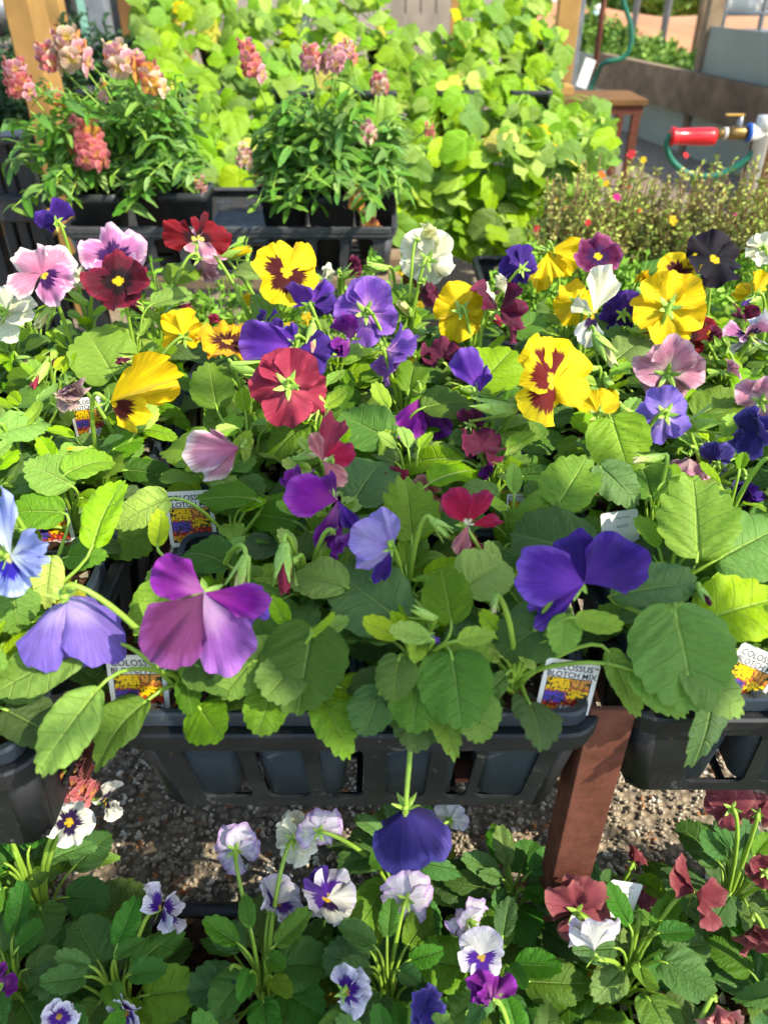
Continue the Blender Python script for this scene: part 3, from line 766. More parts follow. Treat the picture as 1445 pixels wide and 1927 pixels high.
# px, py, size px, height above the pack rim, colours (upper l, upper r, side l, side r, lower), yaw, pitch, roll, style
FL = [
 (104, 418, 78, .150, 'violetd', -120, 20, 10, 'fold'),
 (82, 516, 122, .125, ['palepink', 'palepink', 'palepink', 'pink_b', 'pink_b'], 20, 0, 0, [(-40,-6,1.0,50,'palepink'),(36,-6,1.05,52,'palepink'),(-98,4,.9,42,'pink_b'),(-152,6,1.0,46,'pink_b'),(130,28,1.08,32,'palepink')]),
 (215, 485, 128, .120, 'pink_b', 14, 12, 5, 'ruffle'),
 (224, 528, 116, .118, 'maroon', 6, 2, 8, 'ruffle'),
 (168, 530, 62, .100, 'cream', -60, 30, 0, 'wilt'),
 (378, 490, 95, .105, 'pink', 165, -15, 30, 'fold'),
 (374, 452, 118, .140, ['ruby', 'ruby', 'ruby', 'ruby', 'pink'], 10, 10, 0, [(0,-16,1.05,25,'ruby'),(-72,-10,.95,50,'ruby'),(76,6,1.1,42,'ruby'),(-145,24,.8,28,'pink')]),
 (540, 512, 124, .120, ['yellow', 'yellow', 'yellow_b', 'yellow_b', 'yellow_b'], 12, 8, -12, 'open'),
 (18, 592, 100, .085, 'cream', 160, -10, 20, 'open'),
 (590, 575, 98, .095, ['violet', 'violet', 'violetd', 'violetd', 'violetd'], 150, 15, -10, 'fold'),
 (560, 655, 150, .075, 'violet', 170, -10, 0, [(-130,-10,.8,38,'violetd'),(-88,-8,.85,40,'violetd'),(40,-15,.75,42,'violet'),(84,15,1.35,32,'violet',-.1,.3)]),
 (690, 588, 118, .090, 'lilac', 170, 12, 15, 'open'),
 (728, 660, 118, .080, ['lilac', 'lilac', 'orchid', 'lilac', 'orchid'], 120, -25, 20, 'cupped'),
 (660, 640, 84, .078, 'plum', -70, -35, 0, 'fold'),
 (632, 512, 52, .105, 'cream', -110, 10, 0, 'wilt'),
 (806, 490, 108, .115, 'cream', 172, 18, 10, 'ruffle'),
 (792, 448, 66, .135, 'cream_y', 100, 30, 0, 'wilt'),
 (800, 535, 66, .100, 'wine', 150, -30, 0, 'wilt'),
 (868, 588, 102, .085, 'yellow', 172, -8, 25, 'ruffle'),
 (940, 585, 122, .090, ['cream', 'wine', 'wine', 'wine', 'wine'], 78, 5, 0, 'side'),
 (978, 505, 80, .115, 'violetd', -150, 25, 0, 'cupped'),
 (1030, 476, 112, .110, 'yellow', 160, -40, 0, [(-110,-20,1.2,28,'yellow'),(-150,0,.85,32,'yellow'),(165,12,1.25,28,'yellow'),(-84,20,1.15,28,'yellow',-.1,.2)]),
 (1125, 482, 84, .125, 'mag_y', 0, 6, 4, 'open'),
 (1085, 572, 84, .085, 'yellow', 165, -5, 0, 'cupped'),
 (1116, 590, 118, .090, ['cream', 'cream', 'white_b', 'cream', 'white_b'], 60, 0, 0, [(60,-8,.7,32,'cream'),(162,6,1.0,38,'white_b'),(-16,10,1.4,34,'cream')]),
 (1170, 590, 78, .080, 'violetd', 170, 30, 0, 'nod'),
 (1276, 520, 88, .108, 'yellow_b', -20, 25, 0, 'cupped'),
 (1255, 583, 130, .090, 'yellow', 174, -6, 10, 'open'),
 (1345, 488, 112, .125, 'dark', 8, 8, 10, 'open'),
 (1432, 470, 58, .125, 'cream', 170, -20, 0, 'open'),
 (1415, 552, 76, .090, 'yellow', -150, 25, 0, 'fold'),
 (1290, 640, 104, .065, 'ruby', 150, 35, 20, 'nod'),
 (1412, 632, 100, .070, ['white_p', 'white_p', 'white_p', 'pink_b', 'pink_b'], -30, 55, 20, 'side'),
 (1256, 702, 132, .065, 'pink', 160, 28, -10, 'ruffle'),
 (1250, 782, 112, .080, 'lav', 176, -5, 10, 'ruffle'),
 (1296, 862, 96, .045, 'pink', 160, -62, 0, 'nod'),
 (1432, 755, 96, .065, 'pink', 150, 20, 0, 'open'),
 (1424, 815, 98, .060, 'violetb', -70, 0, 0, 'cupped'),
 (1400, 905, 84, .035, 'violetd', -40, -60, 0, 'nod'),
 (1350, 868, 64, .045, 'violetb', 160, 40, 0, 'nod'),
 (1040, 718, 158, .095, ['yellow', 'yellow_r', 'yellow', 'yellow_r', 'yellow_r'], 26, -8, -16, 'open'),
 (1125, 785, 96, .060, 'yellow', 160, -10, 0, 'fold'),
 (210, 758, 150, .085, ['yellow', 'yellow', 'yellow', 'yellow', 'yellow_b'], 150, -10, 0, [(-48,-20,1.5,18,'yellow'),(-70,-8,1.6,20,'yellow'),(-115,15,1.0,42,'yellow_b'),(-60,25,1.9,20,'yellow',-.1,.25)]),
 (345, 632, 92, .075, 'yellow', -150, 40, 0, 'nod'),
 (428, 642, 118, .080, 'orange_b', 15, 40, 10, 'ruffle'),
 (128, 725, 92, .075, 'wilt', 40, -48, 0, 'wilt'),
 (545, 730, 150, .085, 'rose', 174, -6, 12, 'ruffle'),
 (450, 842, 112, .070, 'palepink', -60, -20, 0, [(128,-10,1.5,30,'palepink'),(74,-12,1.4,24,'pink'),(100,14,1.7,36,'palepink',-.2,.3)]),
 (608, 868, 130, .075, ['rose', 'salmon', 'salmon', 'crimson', 'crimson'], -60, 0, 0, [(-14,-20,1.5,23,'rose'),(-62,-20,.95,42,'crimson'),(22,12,.8,26,'salmon'),(-138,22,.9,32,'salmon')]),
 (792, 748, 112, .055, 'magenta', 165, -70, 0, [(-118,-10,1.1,22,'plum'),(-148,5,1.45,30,'plum'),(156,18,1.5,33,'magenta',-.1,.15)]),
 (902, 738, 108, .070, 'violet', 120, 0, 0, [(-148,-10,.85,28,'wine'),(175,-5,1.15,20,'violetd'),(-20,-10,.9,25,'violet'),(24,14,1.5,35,'violet')]),
 (830, 672, 84, .062, 'wine', -20, 40, 0, 'ruffle'),
 (905, 842, 96, .050, 'wine', 30, 30, 0, 'ruffle'),
 (815, 925, 84, .030, 'salmon', -40, -25, 0, 'nod'),
 (742, 912, 66, .028, 'rose', 150, 40, 0, 'fold'),
 (636, 942, 128, .070, ['magenta', 'plum', 'magenta', 'plum', 'violet'], 60, -20, 0, [(35,-15,.9,32,'plum'),(165,-10,1.45,24,'plum'),(-150,-15,1.0,24,'violet'),(80,18,1.45,40,'magenta',-.15,.2)]),
 (632, 1008, 74, .058, 'plum', 100, -50, 0, 'nod'),
 (740, 1032, 118, .070, 'lavp', 150, -10, 0, [(155,-10,1.2,20,'violetd'),(112,-6,1.2,28,'lavp'),(20,-6,1.25,40,'lavp'),(72,10,1.35,44,'lavp')]),
 (880, 988, 126, .060, 'crimson', 60, 0, 0, [(-30,-12,1.15,24,'crimson'),(-80,-10,1.0,18,'crimson'),(-168,-12,1.1,24,'crimson'),(30,12,1.1,36,'crimson'),(158,22,.92,24,'salmon')]),
 (22, 1045, 168, .085, ['bluep', 'bluep', 'bluep', 'blue', 'blue'], 140, 0, 0, [(22,-10,1.5,28,'bluep'),(95,5,1.1,45,'blue'),(176,10,.85,55,'blue'),(-70,15,1.0,30,'bluep',.1,.1),(-105,25,.95,28,'bluep')]),
 (126, 1136, 184, .062, 'lav', 178, -60, 0, 'bell'),
 (386, 1114, 232, .075, ['plum', 'magenta', 'mauve', 'magenta', 'mauve'], 5, 20, 0, [(61,25,.85,40,'plum'),(-103,10,.98,26,'magenta'),(-122,-18,1.0,32,'violet'),(-156,0,1.28,33,'orchid'),(148,30,1.25,37,'mauve',-.1,.2)]),
 (1098, 1098, 214, .072, ['violetd', 'violet', 'violet', 'violetd', 'violet'], 15, 10, 0, [(12,-18,.9,42,'violetd'),(-52,4,1.08,54,'violetd'),(127,-22,1.12,25,'violet'),(76,18,1.18,40,'violet')]),
 (764, 1528, 152, -.050, 'violetb', 176, -62, 20, 'bell'),
]
FL += [(655, 505, 50, .10, 'wine', 40, 20, 0, 'wilt'), (1400, 600, 60, .075, 'wine', 30, 30, 0, 'fold'), (455, 560, 46, .09, 'yellow', 150, 10, 0, 'wilt'), (700, 1040, 40, .05, 'violetd', 30, -60, 0, 'wilt'), (930, 540, 50, .10, 'cream', 60, 30, 0, 'wilt'), (1215, 530, 44, .10, 'yellow', -40, 30, 0, 'wilt'),
 (560, 905, 60, .07, 'plum', -60, 30, 0, 'fold'), (885, 800, 60, .055, 'wine', 150, 10, 0, 'fold'), (1330, 640, 56, .07, 'wine', 60, 30, 0, 'wilt'), (395, 610, 44, .08, 'rose', 60, 40, 0, 'wilt'), (1365, 700, 50, .065, 'pink', 60, 30, 0, 'wilt'), (905, 880, 44, .04, 'plum', 40, -30, 0, 'wilt'), (505, 610, 60, .085, 'violetd', 100, 0, 0, 'fold')]
BUDS = [
 (95, 582, 60, .085, 'cream_y', -20, -50), (648, 520, 40, .10, 'wine', 60, 20), (720, 504, 44, .108, None, -90, 10), (460, 1060, 78, .060, 'cream_y', -20, -65),
 (535, 1042, 92, .060, 'rose', 10, -62), (950, 770, 95, .070, None, -100, 10), (1300, 800, 84, .065, None, 40, 10), (60, 800, 0, 0, None, 0, 0),
 (1125, 640, 70, .075, 'cream_y', 60, -60), (1190, 350, 0, 0, None, 0, 0), (588, 620, 56, .085, 'salmon', 5, -75), (450, 690, 70, .075, None, 90, -15), (1318, 560, 52, .09, None, 10, 60),
 (740, 1060, 0, 0, None, 0, 0), (1310, 610, 56, .07, 'yellow', 20, -40), (845, 700, 0, 0, None, 0, 0), (425, 480, 56, .11, 'yellow', 80, 10), (1360, 660, 60, .07, None, -30, 10), (740, 480, 0, 0, None, 0, 0),
]
BUDS = [b for b in BUDS if b[2] > 0]
class Slot: pass
plants = []
prr = random.Random(77)
for nm, i, j, p in CELLS:
    a, b, d = proj(p)
    if not (-700 < a < 2400): continue
    s = Slot(); s.tray, s.i, s.j = nm, i, j
    s.p = p + Vector((prr.uniform(-.008, .008), prr.uniform(-.008, .008), 0)); s.flowers, s.leaves, s.buds = [], [], []
    plants.append(s)
def owner(x, y): return min(plants, key=lambda s: (s.p.x - x) ** 2 + (s.p.y - y) ** 2)
for k, (px, py, sz, h, sch, yaw, pit, roll, sty) in enumerate(FL):
    C = atz(px, py, Z0 + h)
    s = owner(C.x, C.y + .012); s.flowers.append((C, sz, sch, yaw, pit, roll, sty, k))
    KEEP.append((px, py, sz * .46, depth(C) + .012))
for k, (px, py, sz, h, sch, yaw, pit) in enumerate(BUDS):
    C = atz(px, py, Z0 + h); s = owner(C.x, C.y + .012); s.buds.append((C, sz, sch, yaw, pit)); KEEP.append((px, py, sz * .4, depth(C) + .01))
# the large leaves one can tell apart: blade centre px, py, length px, family, tip direction in the picture (90 = up), height, facing (0 = up, 1 = camera), sideways lean, mesh, colour
HL = [
 (575, 1248, 172, 'R', -100, .030, .55, 0, 0, 'd'), (858, 1288, 148, 'R', -82, .030, .6, 0, 1, 'd'), (695, 1118, 190, 'O', 140, .040, .5, 0, 0, 'd'), (840, 1118, 128, 'O', 100, .052, .6, 0, 1, 'g'),
 (912, 1078, 112, 'R', 35, .048, .6, .1, 2, 'g'), (775, 1195, 84, 'Y', 170, .058, .5, 0, 0, 'y'), (893, 1200, 78, 'Y', 10, .058, .4, 0, 1, 'y'), (745, 1270, 84, 'R', -100, .036, .6, 0, 2, 'g'),
 (702, 1335, 96, 'R', -110, .016, .6, 0, 0, 'd'), (782, 1318, 110, 'R', -95, .022, .6, 0, 1, 'd'), (900, 1345, 92, 'R', -80, .018, .65, 0, 2, 'g'), (500, 1335, 92, 'R', -110, .014, .6, 0, 1, 'd'), (448, 1275, 92, 'R', -130, .026, .6, 0, 0, 'g'),
 (132, 1362, 215, 'L', -128, .030, .75, -.15, 0, 'g'), (85, 1245, 240, 'L', -160, .040, .55, 0, 1, 'g'), (355, 1305, 70, 'O', -80, .018, .6, 0, 2, 'g'), (600, 1085, 128, 'O', 160, .046, .5, 0, 3, 'g'),
 (1288, 1225, 205, 'R', -75, .046, .6, .1, 0, 'g'), (1225, 1105, 185, 'L', 10, .055, .5, 0, 0, 'd'), (1310, 975, 172, 'S', 92, .060, .7, .1, 0, 'g'), (1395, 1140, 200, 'O', 20, .050, .5, 0, 1, 'g'), (1405, 1020, 165, 'R', 30, .050, .5, .1, 1, 'g'),
 (1000, 1188, 125, 'R', -150, .040, .5, 0, 2, 'd'), (1120, 1175, 100, 'Y', -20, .056, .5, 0, 0, 'y'), (1010, 1130, 140, 'O', 170, .040, .5, 0, 2, 'd'), (1040, 1020, 165, 'R', 160, .045, .45, 0, 0, 'd'), (1170, 1268, 130, 'L', -60, .030, .5, 0, 2, 'g'), (1060, 1190, 80, 'O', -95, .05, .6, 0, 0, 'y'), (1340, 1290, 150, 'O', -35, .036, .5, 0, 1, 'g'), (1240, 1290, 140, 'O', -30, .03, .55, 0, 2, 'g'),
 (1075, 905, 130, 'O', 60, .062, .45, 0, 0, 'g'), (1165, 830, 118, 'R', -70, .068, .6, 0, 1, 'g'), (1160, 905, 110, 'O', -40, .06, .55, 0, 1, 'd'), (1215, 890, 120, 'O', 100, .055, .5, 0, 3, 'd'), (1010, 960, 100, 'O', -150, .05, .5, 0, 2, 'g'), (1285, 880, 110, 'L', 35, .06, .3, 0, 3, 'g'),
 (188, 965, 165, 'L', 78, .075, .8, -.3, 2, 'g'), (95, 890, 110, 'O', 150, .06, .55, 0, 0, 'y'), (165, 868, 110, 'O', 30, .062, .5, 0, 3, 'y'), (70, 960, 120, 'O', 175, .045, .5, 0, 1, 'g'), (270, 955, 118, 'O', 200, .055, .5, 0, 2, 'g'), (390, 1040, 120, 'O', 150, .045, .45, 0, 3, 'd'), (300, 1000, 70, 'Y', 80, .06, .6, 0, 0, 'y'), (352, 840, 140, 'O', 150, .052, .45, 0, 4, 'g'), (430, 930, 130, 'L', 170, .05, .45, 0, 1, 'g'), (30, 1140, 90, 'R', -80, .04, .7, .2, 2, 'g'), (290, 1140, 120, 'O', -120, .035, .6, 0, 1, 'g'), (90, 1085, 90, 'O', -100, .05, .6, 0, 3, 'y'),
 (190, 665, 120, 'R', 120, .060, .5, 0, 0, 'g'), (40, 800, 110, 'O', 20, .05, .45, 0, 1, 'g'), (400, 725, 100, 'O', 100, .062, .6, 0, 0, 'g'), (60, 745, 100, 'O', 160, .05, .4, 0, 2, 'd'), (270, 780, 70, 'O', 70, .05, .5, 0, 1, 'y'), (500, 580, 70, 'O', -60, .08, .5, 0, 2, 'g'), (880, 610, 0, 'O', 0, 0, 0, 0, 0, 'g'),
 (775, 700, 90, 'O', 80, .06, .55, 0, 3, 'd'), (690, 800, 130, 'O', 150, .045, .4, 0, 0, 'd'), (810, 855, 150, 'L', 170, .045, .45, 0, 2, 'g'), (850, 885, 120, 'L', 30, .048, .3, 0, 1, 'y'), (770, 960, 130, 'S', 95, .055, .75, .1, 0, 'g'), (840, 755, 110, 'O', 15, .055, .4, 0, 1, 'g'), (930, 690, 110, 'R', 50, .062, .5, 0, 1, 'g'), (690, 900, 120, 'R', 60, .04, .5, 0, 2, 'd'), (1190, 650, 90, 'O', 40, .062, .4, 0, 1, 'd'), (990, 610, 80, 'O', 30, .07, .4, 0, 0, 'g'), (1120, 600, 70, 'O', 60, .07, .5, 0, 2, 'g'), (540, 820, 100, 'O', -150, .045, .4, 0, 3, 'd'), (760, 545, 90, 'O', 60, .085, .5, 0, 4, 'g'), (1350, 760, 110, 'O', 30, .06, .4, 0, 0, 'd'), (1405, 710, 80, 'O', 60, .06, .5, 0, 3, 'g'), (320, 560, 90, 'L', 20, .085, .35, 0, 0, 'g'), (345, 510, 80, 'O', 45, .095, .4, 0, 1, 'g'), (1000, 450, 0, 'O', 0, 0, 0, 0, 0, 'g'), (1240, 505, 70, 'S', 20, .10, .4, 0, 0, 'd'), (465, 505, 70, 'O', 150, .1, .4, 0, 2, 'd'),
]
GREEN_SUNLIT = leaf_material('pansy_leaf_sunlit', '#6a9a18', '#7eac1c', '#98c024', '#bcd468', '#a8d412')  # lighter green for the outer large leaves, sunlight put into the colour
HLM = {'d': GREEN2, 'g': GREEN, 'y': YGREEN}
UP = Vector((0, 0, 1))
for (px, py, L, fam, ang, h, mixf, lean, idx, c) in HL:
    if not L: continue
    C = atz(px, py, Z0 + h); dp = depth(C); vd = (C - CAM).normalized()
    n = (UP * (1 - mixf) - vd * mixf + RIGHT * lean).normalized()
    e = RIGHT * math.cos(R(ang)) + CUP * math.sin(R(ang))
    d = e - vd * (e.dot(n) / vd.dot(n)); st = min(d.length, 1.12); d.normalize()
    Lw = L * .87 * dp / F * st
    B = C - d * Lw * (.42 if fam == 'R' else .47)
    s = owner(B.x, B.y); s.leaves.append((B, d, n, Lw, fam, idx, GREEN_SUNLIT if c == 'g' and (px > 1150 or px < 330) else HLM[c]))
    KEEP.append((px, py, L * .30, dp + .004))
YELLOWING = leaf_material('pansy_leaf_yellowing', '#8a9420', '#b0a828', '#c8bc3c', '#d0cc70', '#d8d020')
def blocked(p):
    a, b, d = proj(p)
    for (x, y, rr_, dd) in KEEP:
        if d < dd and (a - x) ** 2 + (b - y) ** 2 < rr_ * rr_: return True
    return False
def generic_leaves(pl, p, r, n, zlo, zhi, Llo, Lhi, mats, spread=.036):
    a0 = r.uniform(0, 6.28)
    for k in range(n):
        az = a0 + k * 2.39996 + r.uniform(-.3, .3); t = (k + 1) / n
        out = Vector((math.cos(az), math.sin(az), 0))
        rad = spread * (.25 + .75 * t) * r.uniform(.7, 1.1); hz = zhi + (zlo - zhi) * t ** 1.3 + r.uniform(-.006, .006)
        B = p + out * rad * .75 + UP * hz
        d = (out + UP * (r.uniform(.35, .8) * (1 - t) + r.uniform(-.25, .15) * t)).normalized()
        nn = (UP + out * (.35 * t) + Vector((r.uniform(-.35, .35) + .12, r.uniform(-.35, .35) - .25, 0))).normalized()
        L = (Llo + (Lhi - Llo) * t) * r.uniform(.82, 1.15)
        if blocked(B + d * L * .5): continue
        fam = 'Y' if t < .3 else r.choice('OOORRL')
        m = mats[2] if t < .34 else (mats[0] if r.random() < .6 else mats[1])
        if t > .8 and r.random() < .06: m = YELLOWING
        leaf(pl, B, d, nn, L, fam, m, r)
groupN = 'pansies on the front bench'
COLW = ['leftmost', 'second from left', 'third from left', 'rightmost']
for s in plants:
    cols = []
    for f in s.flowers:
        w = SAY[f[2] if isinstance(f[2], str) else f[2][-1]]
        if w not in cols: cols.append(w)
    where = f'{COLW[s.i]}, {ORD[s.j]} row, {s.tray} tray'
    lab = f'pansy plant with {" and ".join(cols[:2])} bloom, {where}' if cols else f'pansy plant showing only leaves, {where}'
    pl = empty('pansy_plant', s.p, lab, 'pansy plant', groupN)
    r = random.Random(s.i * 31 + s.j * 7 + len(s.tray))
    for f in s.flowers: flower(pl, f[0], f[1], f[2], f[3], f[4], f[5], f[6], f[7])
    for b in s.buds: bud(pl, *b)
    for (B, d, n, L, fam, idx, m) in s.leaves: leaf(pl, B, d, n, L, fam, m, r, True, idx)
    front = s.j == 0
    for q in range(r.choice((0, 1, 1, 2))):
        Cb = s.p + Vector((r.uniform(-.02, .02), r.uniform(-.025, .01), r.uniform(.05, .085)))
        if not blocked(Cb): bud(pl, Cb, r.uniform(34, 60), r.choice((None, None, 'cream_y', 'rose', 'violet', 'yellow', 'wine')), r.uniform(-90, 90), r.uniform(-70, 30))
    generic_leaves(pl, s.p, r, 19 if not s.leaves else 15, .008, .062 if s.j > 1 else .045, .016, .039 if not front else .034, (GREEN, GREEN2, YGREEN), .040)

# ------------------------------------------------------------------ violas in the trays on the ground
LOWF = [
 (130, 1548, 88, .200, 'white_b', 10, 5, 0, 'open'), (198, 1510, 74, .215, 'white_b', 60, -30, 0, 'fold'),
 (446, 1598, 94, .150, 'lilacw', 172, -5, 0, 'open'), (556, 1580, 92, .165, 'cream', 150, -5, 0, 'open'), (600, 1562, 86, .172, 'lilacw', -165, 5, 0, 'open'),
 (306, 1712, 96, .150, 'white_p', 84, 5, 0, 'side'), (520, 1702, 96, .135, ['white', 'white_p', 'white', 'white_p', 'white_p'], 60, 45, 0, 'cupped'), (615, 1690, 112, .14, ['white_p', 'violetd', 'white', 'white_p', 'white_b'], 20, 45, 0, 'ruffle'),
 (765, 1690, 98, .150, 'lilacw', 172, 0, 0, 'open'), (880, 1728, 90, .16, 'lilacw', -150, 20, 0, 'open'), (906, 1800, 88, .16, ['white', 'white', 'white_p', 'white_p', 'white_p'], 10, 5, 0, 'open'), (848, 1542, 60, .15, 'white', 160, 0, 0, 'cupped'),
 (1085, 1712, 124, .15, 'dusk', 172, 5, 0, 'open'), (1118, 1790, 118, .17, 'white', -170, 55, 0, 'nod'), (1205, 1712, 84, .14, 'dusk', 150, 30, 0, 'wilt'), (1192, 1622, 56, .12, 'brick', 150, 20, 0, 'wilt'),
 (1310, 1682, 118, .17, 'brick', 60, 10, -10, 'side'), (1375, 1520, 94, .19, 'dusk', 165, 0, 0, 'open'), (1428, 1530, 70, .19, 'dusk', 140, 0, 0, 'cupped'), (1418, 1738, 104, .16, 'dusk', 10, -60, 0, 'nod'), (1348, 1890, 96, .18, 'salmon', 20, -50, 0, 'wilt'),
 (925, 1880, 94, .17, 'plum', -60, 30, 30, 'fold'), (800, 1895, 74, .16, 'violetb', 20, 10, 0, 'cupped'), (652, 1868, 92, .17, 'white_p', 140, -20, 0, 'cupped'), (112, 1912, 70, .17, 'white_p', 20, 0, 0, 'cupped'), (8, 1850, 60, .16, 'plum', 60, 20, 0, 'fold'), (1440, 1640, 70, .17, 'brick', 160, 0, 0, 'open'), (240, 1905, 76, .15, 'white_p', -20, -10, 0, 'cupped'), (15, 1520, 70, .19, 'cream', 150, 0, 0, 'fold'), (435, 1830, 60, .13, 'violetd', 20, -70, 0, 'wilt'),
]
low = []
for a in range(11):
    for b in range(4):
        x, y = -.44 + a * .088, .11 + b * .070
        if b == 3 and (-.26 < x < -.08): continue
        if b == 3 and .09 < x < .17: continue
        s = Slot(); s.p = Vector((x + prr.uniform(-.012, .012), y + prr.uniform(-.012, .012), .055)); s.a, s.b = a, b; s.flowers = []; low.append(s)
n0 = len(KEEP)
KEEP = []
for k, (px, py, sz, z, sch, yaw, pit, roll, sty) in enumerate(LOWF):
    C = atz(px, py, z); s = min(low, key=lambda q: (q.p.x - C.x) ** 2 + (q.p.y - C.y) ** 2)
    s.flowers.append((C, sz, sch, yaw, pit, roll, sty, 300 + k)); KEEP.append((px, py, sz * .5, depth(C) + .02))
for (px, py, rr_) in ((330, 1640, 90), (430, 1650, 75), (1150, 1580, 70), (1230, 1580, 70), (240, 1640, 60), (140, 1640, 40)): KEEP.append((px, py, rr_, 2.0))
LOWG = leaf_material('viola_leaf', '#3a6a26', '#4c7f2a', '#7ea634', '#84ab58', '#7fb01c', .25)
rows = ['nearest', 'second', 'third', 'farthest']
for (nm, x0, x1) in (('left', -.49, -.215), ('middle', -.20, .085), ('right', .10, .385), ('far right', .40, .68)):
    M = Matrix.Translation(((x0 + x1) / 2, .195, .0))
    mb = MB(); W, D = (x1 - x0), .28
    loft(mb, [rr(W/2-.01, D/2-.01, .02, .052), rr(W/2-.004, D/2-.004, .02, .058), rr(W/2, D/2, .02, .057), rr(W/2, D/2, .02, .047), rr(W/2-.012, D/2-.012, .02, .0)], False)
    t = put('ground_tray', mb.mesh('ground_tray', True), None, M, PLASTIC, label=f'black flat of violas on the ground below the bench, {nm} one', cat='tray', group='flats on the ground')
    mb = MB(); rs = random.Random(9); n = 14; vs = []
    for j in range(n+1):
        for i in range(n+1): vs.append(((W-.016)*(i/n-.5), (D-.016)*(j/n-.5), .046 + rs.uniform(-.004, .004)))
    mb.add(vs, [(j*(n+1)+i, j*(n+1)+i+1, (j+1)*(n+1)+i+1, (j+1)*(n+1)+i) for j in range(n) for i in range(n)])
    put('soil', mb.mesh('soil', True), t, M, SOIL)
for s in low:
    a_, b_, d_ = proj(s.p + Vector((0, 0, .05)))
    if not (-200 < a_ < 1700) or b_ > 2250: continue
    cols = []
    for f in s.flowers:
        w = SAY[f[2] if isinstance(f[2], str) else f[2][-1]]
        if w not in cols: cols.append(w)
    where = f'{ORD[s.a]} from left, {rows[s.b]} ground row'
    pl = empty('viola_plant', s.p, (f'viola plant with {" and ".join(cols[:2])} bloom, ' if cols else 'viola plant showing only leaves, ') + where, 'viola plant', 'violas on the ground')
    r = random.Random(s.a * 13 + s.b * 5)
    for f in s.flowers: flower(pl, f[0], f[1], f[2], f[3], f[4], f[5], f[6], f[7])
    generic_leaves(pl, s.p, r, 22, .012, .10 if s.flowers or r.random() < .4 else .07, .022, .044, (LOWG, GREEN2, LOWG), .05)
plant_tag(1180, 1660, 62, .16, 20, 'blank white tag among the maroon violas on the ground', back=True, keep=False)

# ------------------------------------------------------------------ the bench behind: tray and snapdragons
BLACK = plain('black_plastic', '#1f2122', .5, .4, var=.25, scale=40, bump=.15, second='#303233')
GREYP = scuffed('grey_worn_tray', '#3a3b3c', '#686866')
WOOD = plain('fresh_lumber', '#b08a4e', .75, .2, var=.22, scale=9, bump=.3, second='#9a7440')
WOODB = plain('brown_lumber', '#7d5a34', .8, .2, var=.25, scale=9, bump=.3, second='#5f4326')
WOODG = plain('grey_weathered_wood', '#8f7a60', .85, .15, var=.35, scale=12, bump=.4, second='#6e5d4a')
STEELG = plain('galvanised_steel', '#8b8f92', .45, .5, .6, var=.15, scale=20, bump=.1)
def board(name, A, B, w, t, mat, parent=None, upv=Vector((0, 0, 1)), bevel=.003, **k):
    """a length of timber from A to B, w across the given up direction, t thick"""
    A, B = Vector(A), Vector(B); M = frame(A, B - A, upv)
    mb = MB(); mb.box(-t/2, t/2, 0, (B - A).length, -w/2, w/2, M)
    return mb.build(name, mat, parent, bevel=bevel, **k)
def wedge(c0, c1):
    return None
TB = Vector((-.248, 1.27, .262))
Mt = Matrix.Translation((TB.x, TB.y + .14, TB.z)) @ Matrix.Rotation(math.pi / 2, 4, 'Z')
bt = make_tray('long worn black tray holding snapdragon pots on the far bench', Mt, H=.082, mat=GREYP)
mb = MB()
for k in range(26): mb.box(-.305 + .001, -.19, TB.y + .02 + k * .0092, TB.y + .026 + k * .0092, TB.z + .050, TB.z + .054)
mb.box(-.306, -.302, TB.y + .02, TB.y + .26, TB.z + .0495, TB.z + .0535); mb.box(-.193, -.189, TB.y + .02, TB.y + .26, TB.z + .0495, TB.z + .0535)
ins = mb.build('tray_insert', GREYP, None, label='grey slotted insert in the empty middle of the far tray', cat='insert')
fb = empty('far_bench', (-.25, 1.4, 0), 'dark bench carrying the snapdragon tray', 'bench')
for x in (-.50, .0):
    for y in (1.30, 1.52):
        mb = MB(); mb.box(x - .018, x + .018, y - .018, y + .018, -.01, .243); mb.build('leg', BLACK, fb, bevel=.002)
for y in (1.30, 1.41, 1.52):
    mb = MB(); mb.box(-.56, .03, y - .03, y + .03, .2432, .2618); mb.build('slat', WOODG, fb, bevel=.002)
board('lumber_strip', aty(-60, 413, 1.62), aty(112, 420, 1.62), .035, .09, WOOD, None, label='yellow lumber strip lying behind the black stand at left', cat='plank')

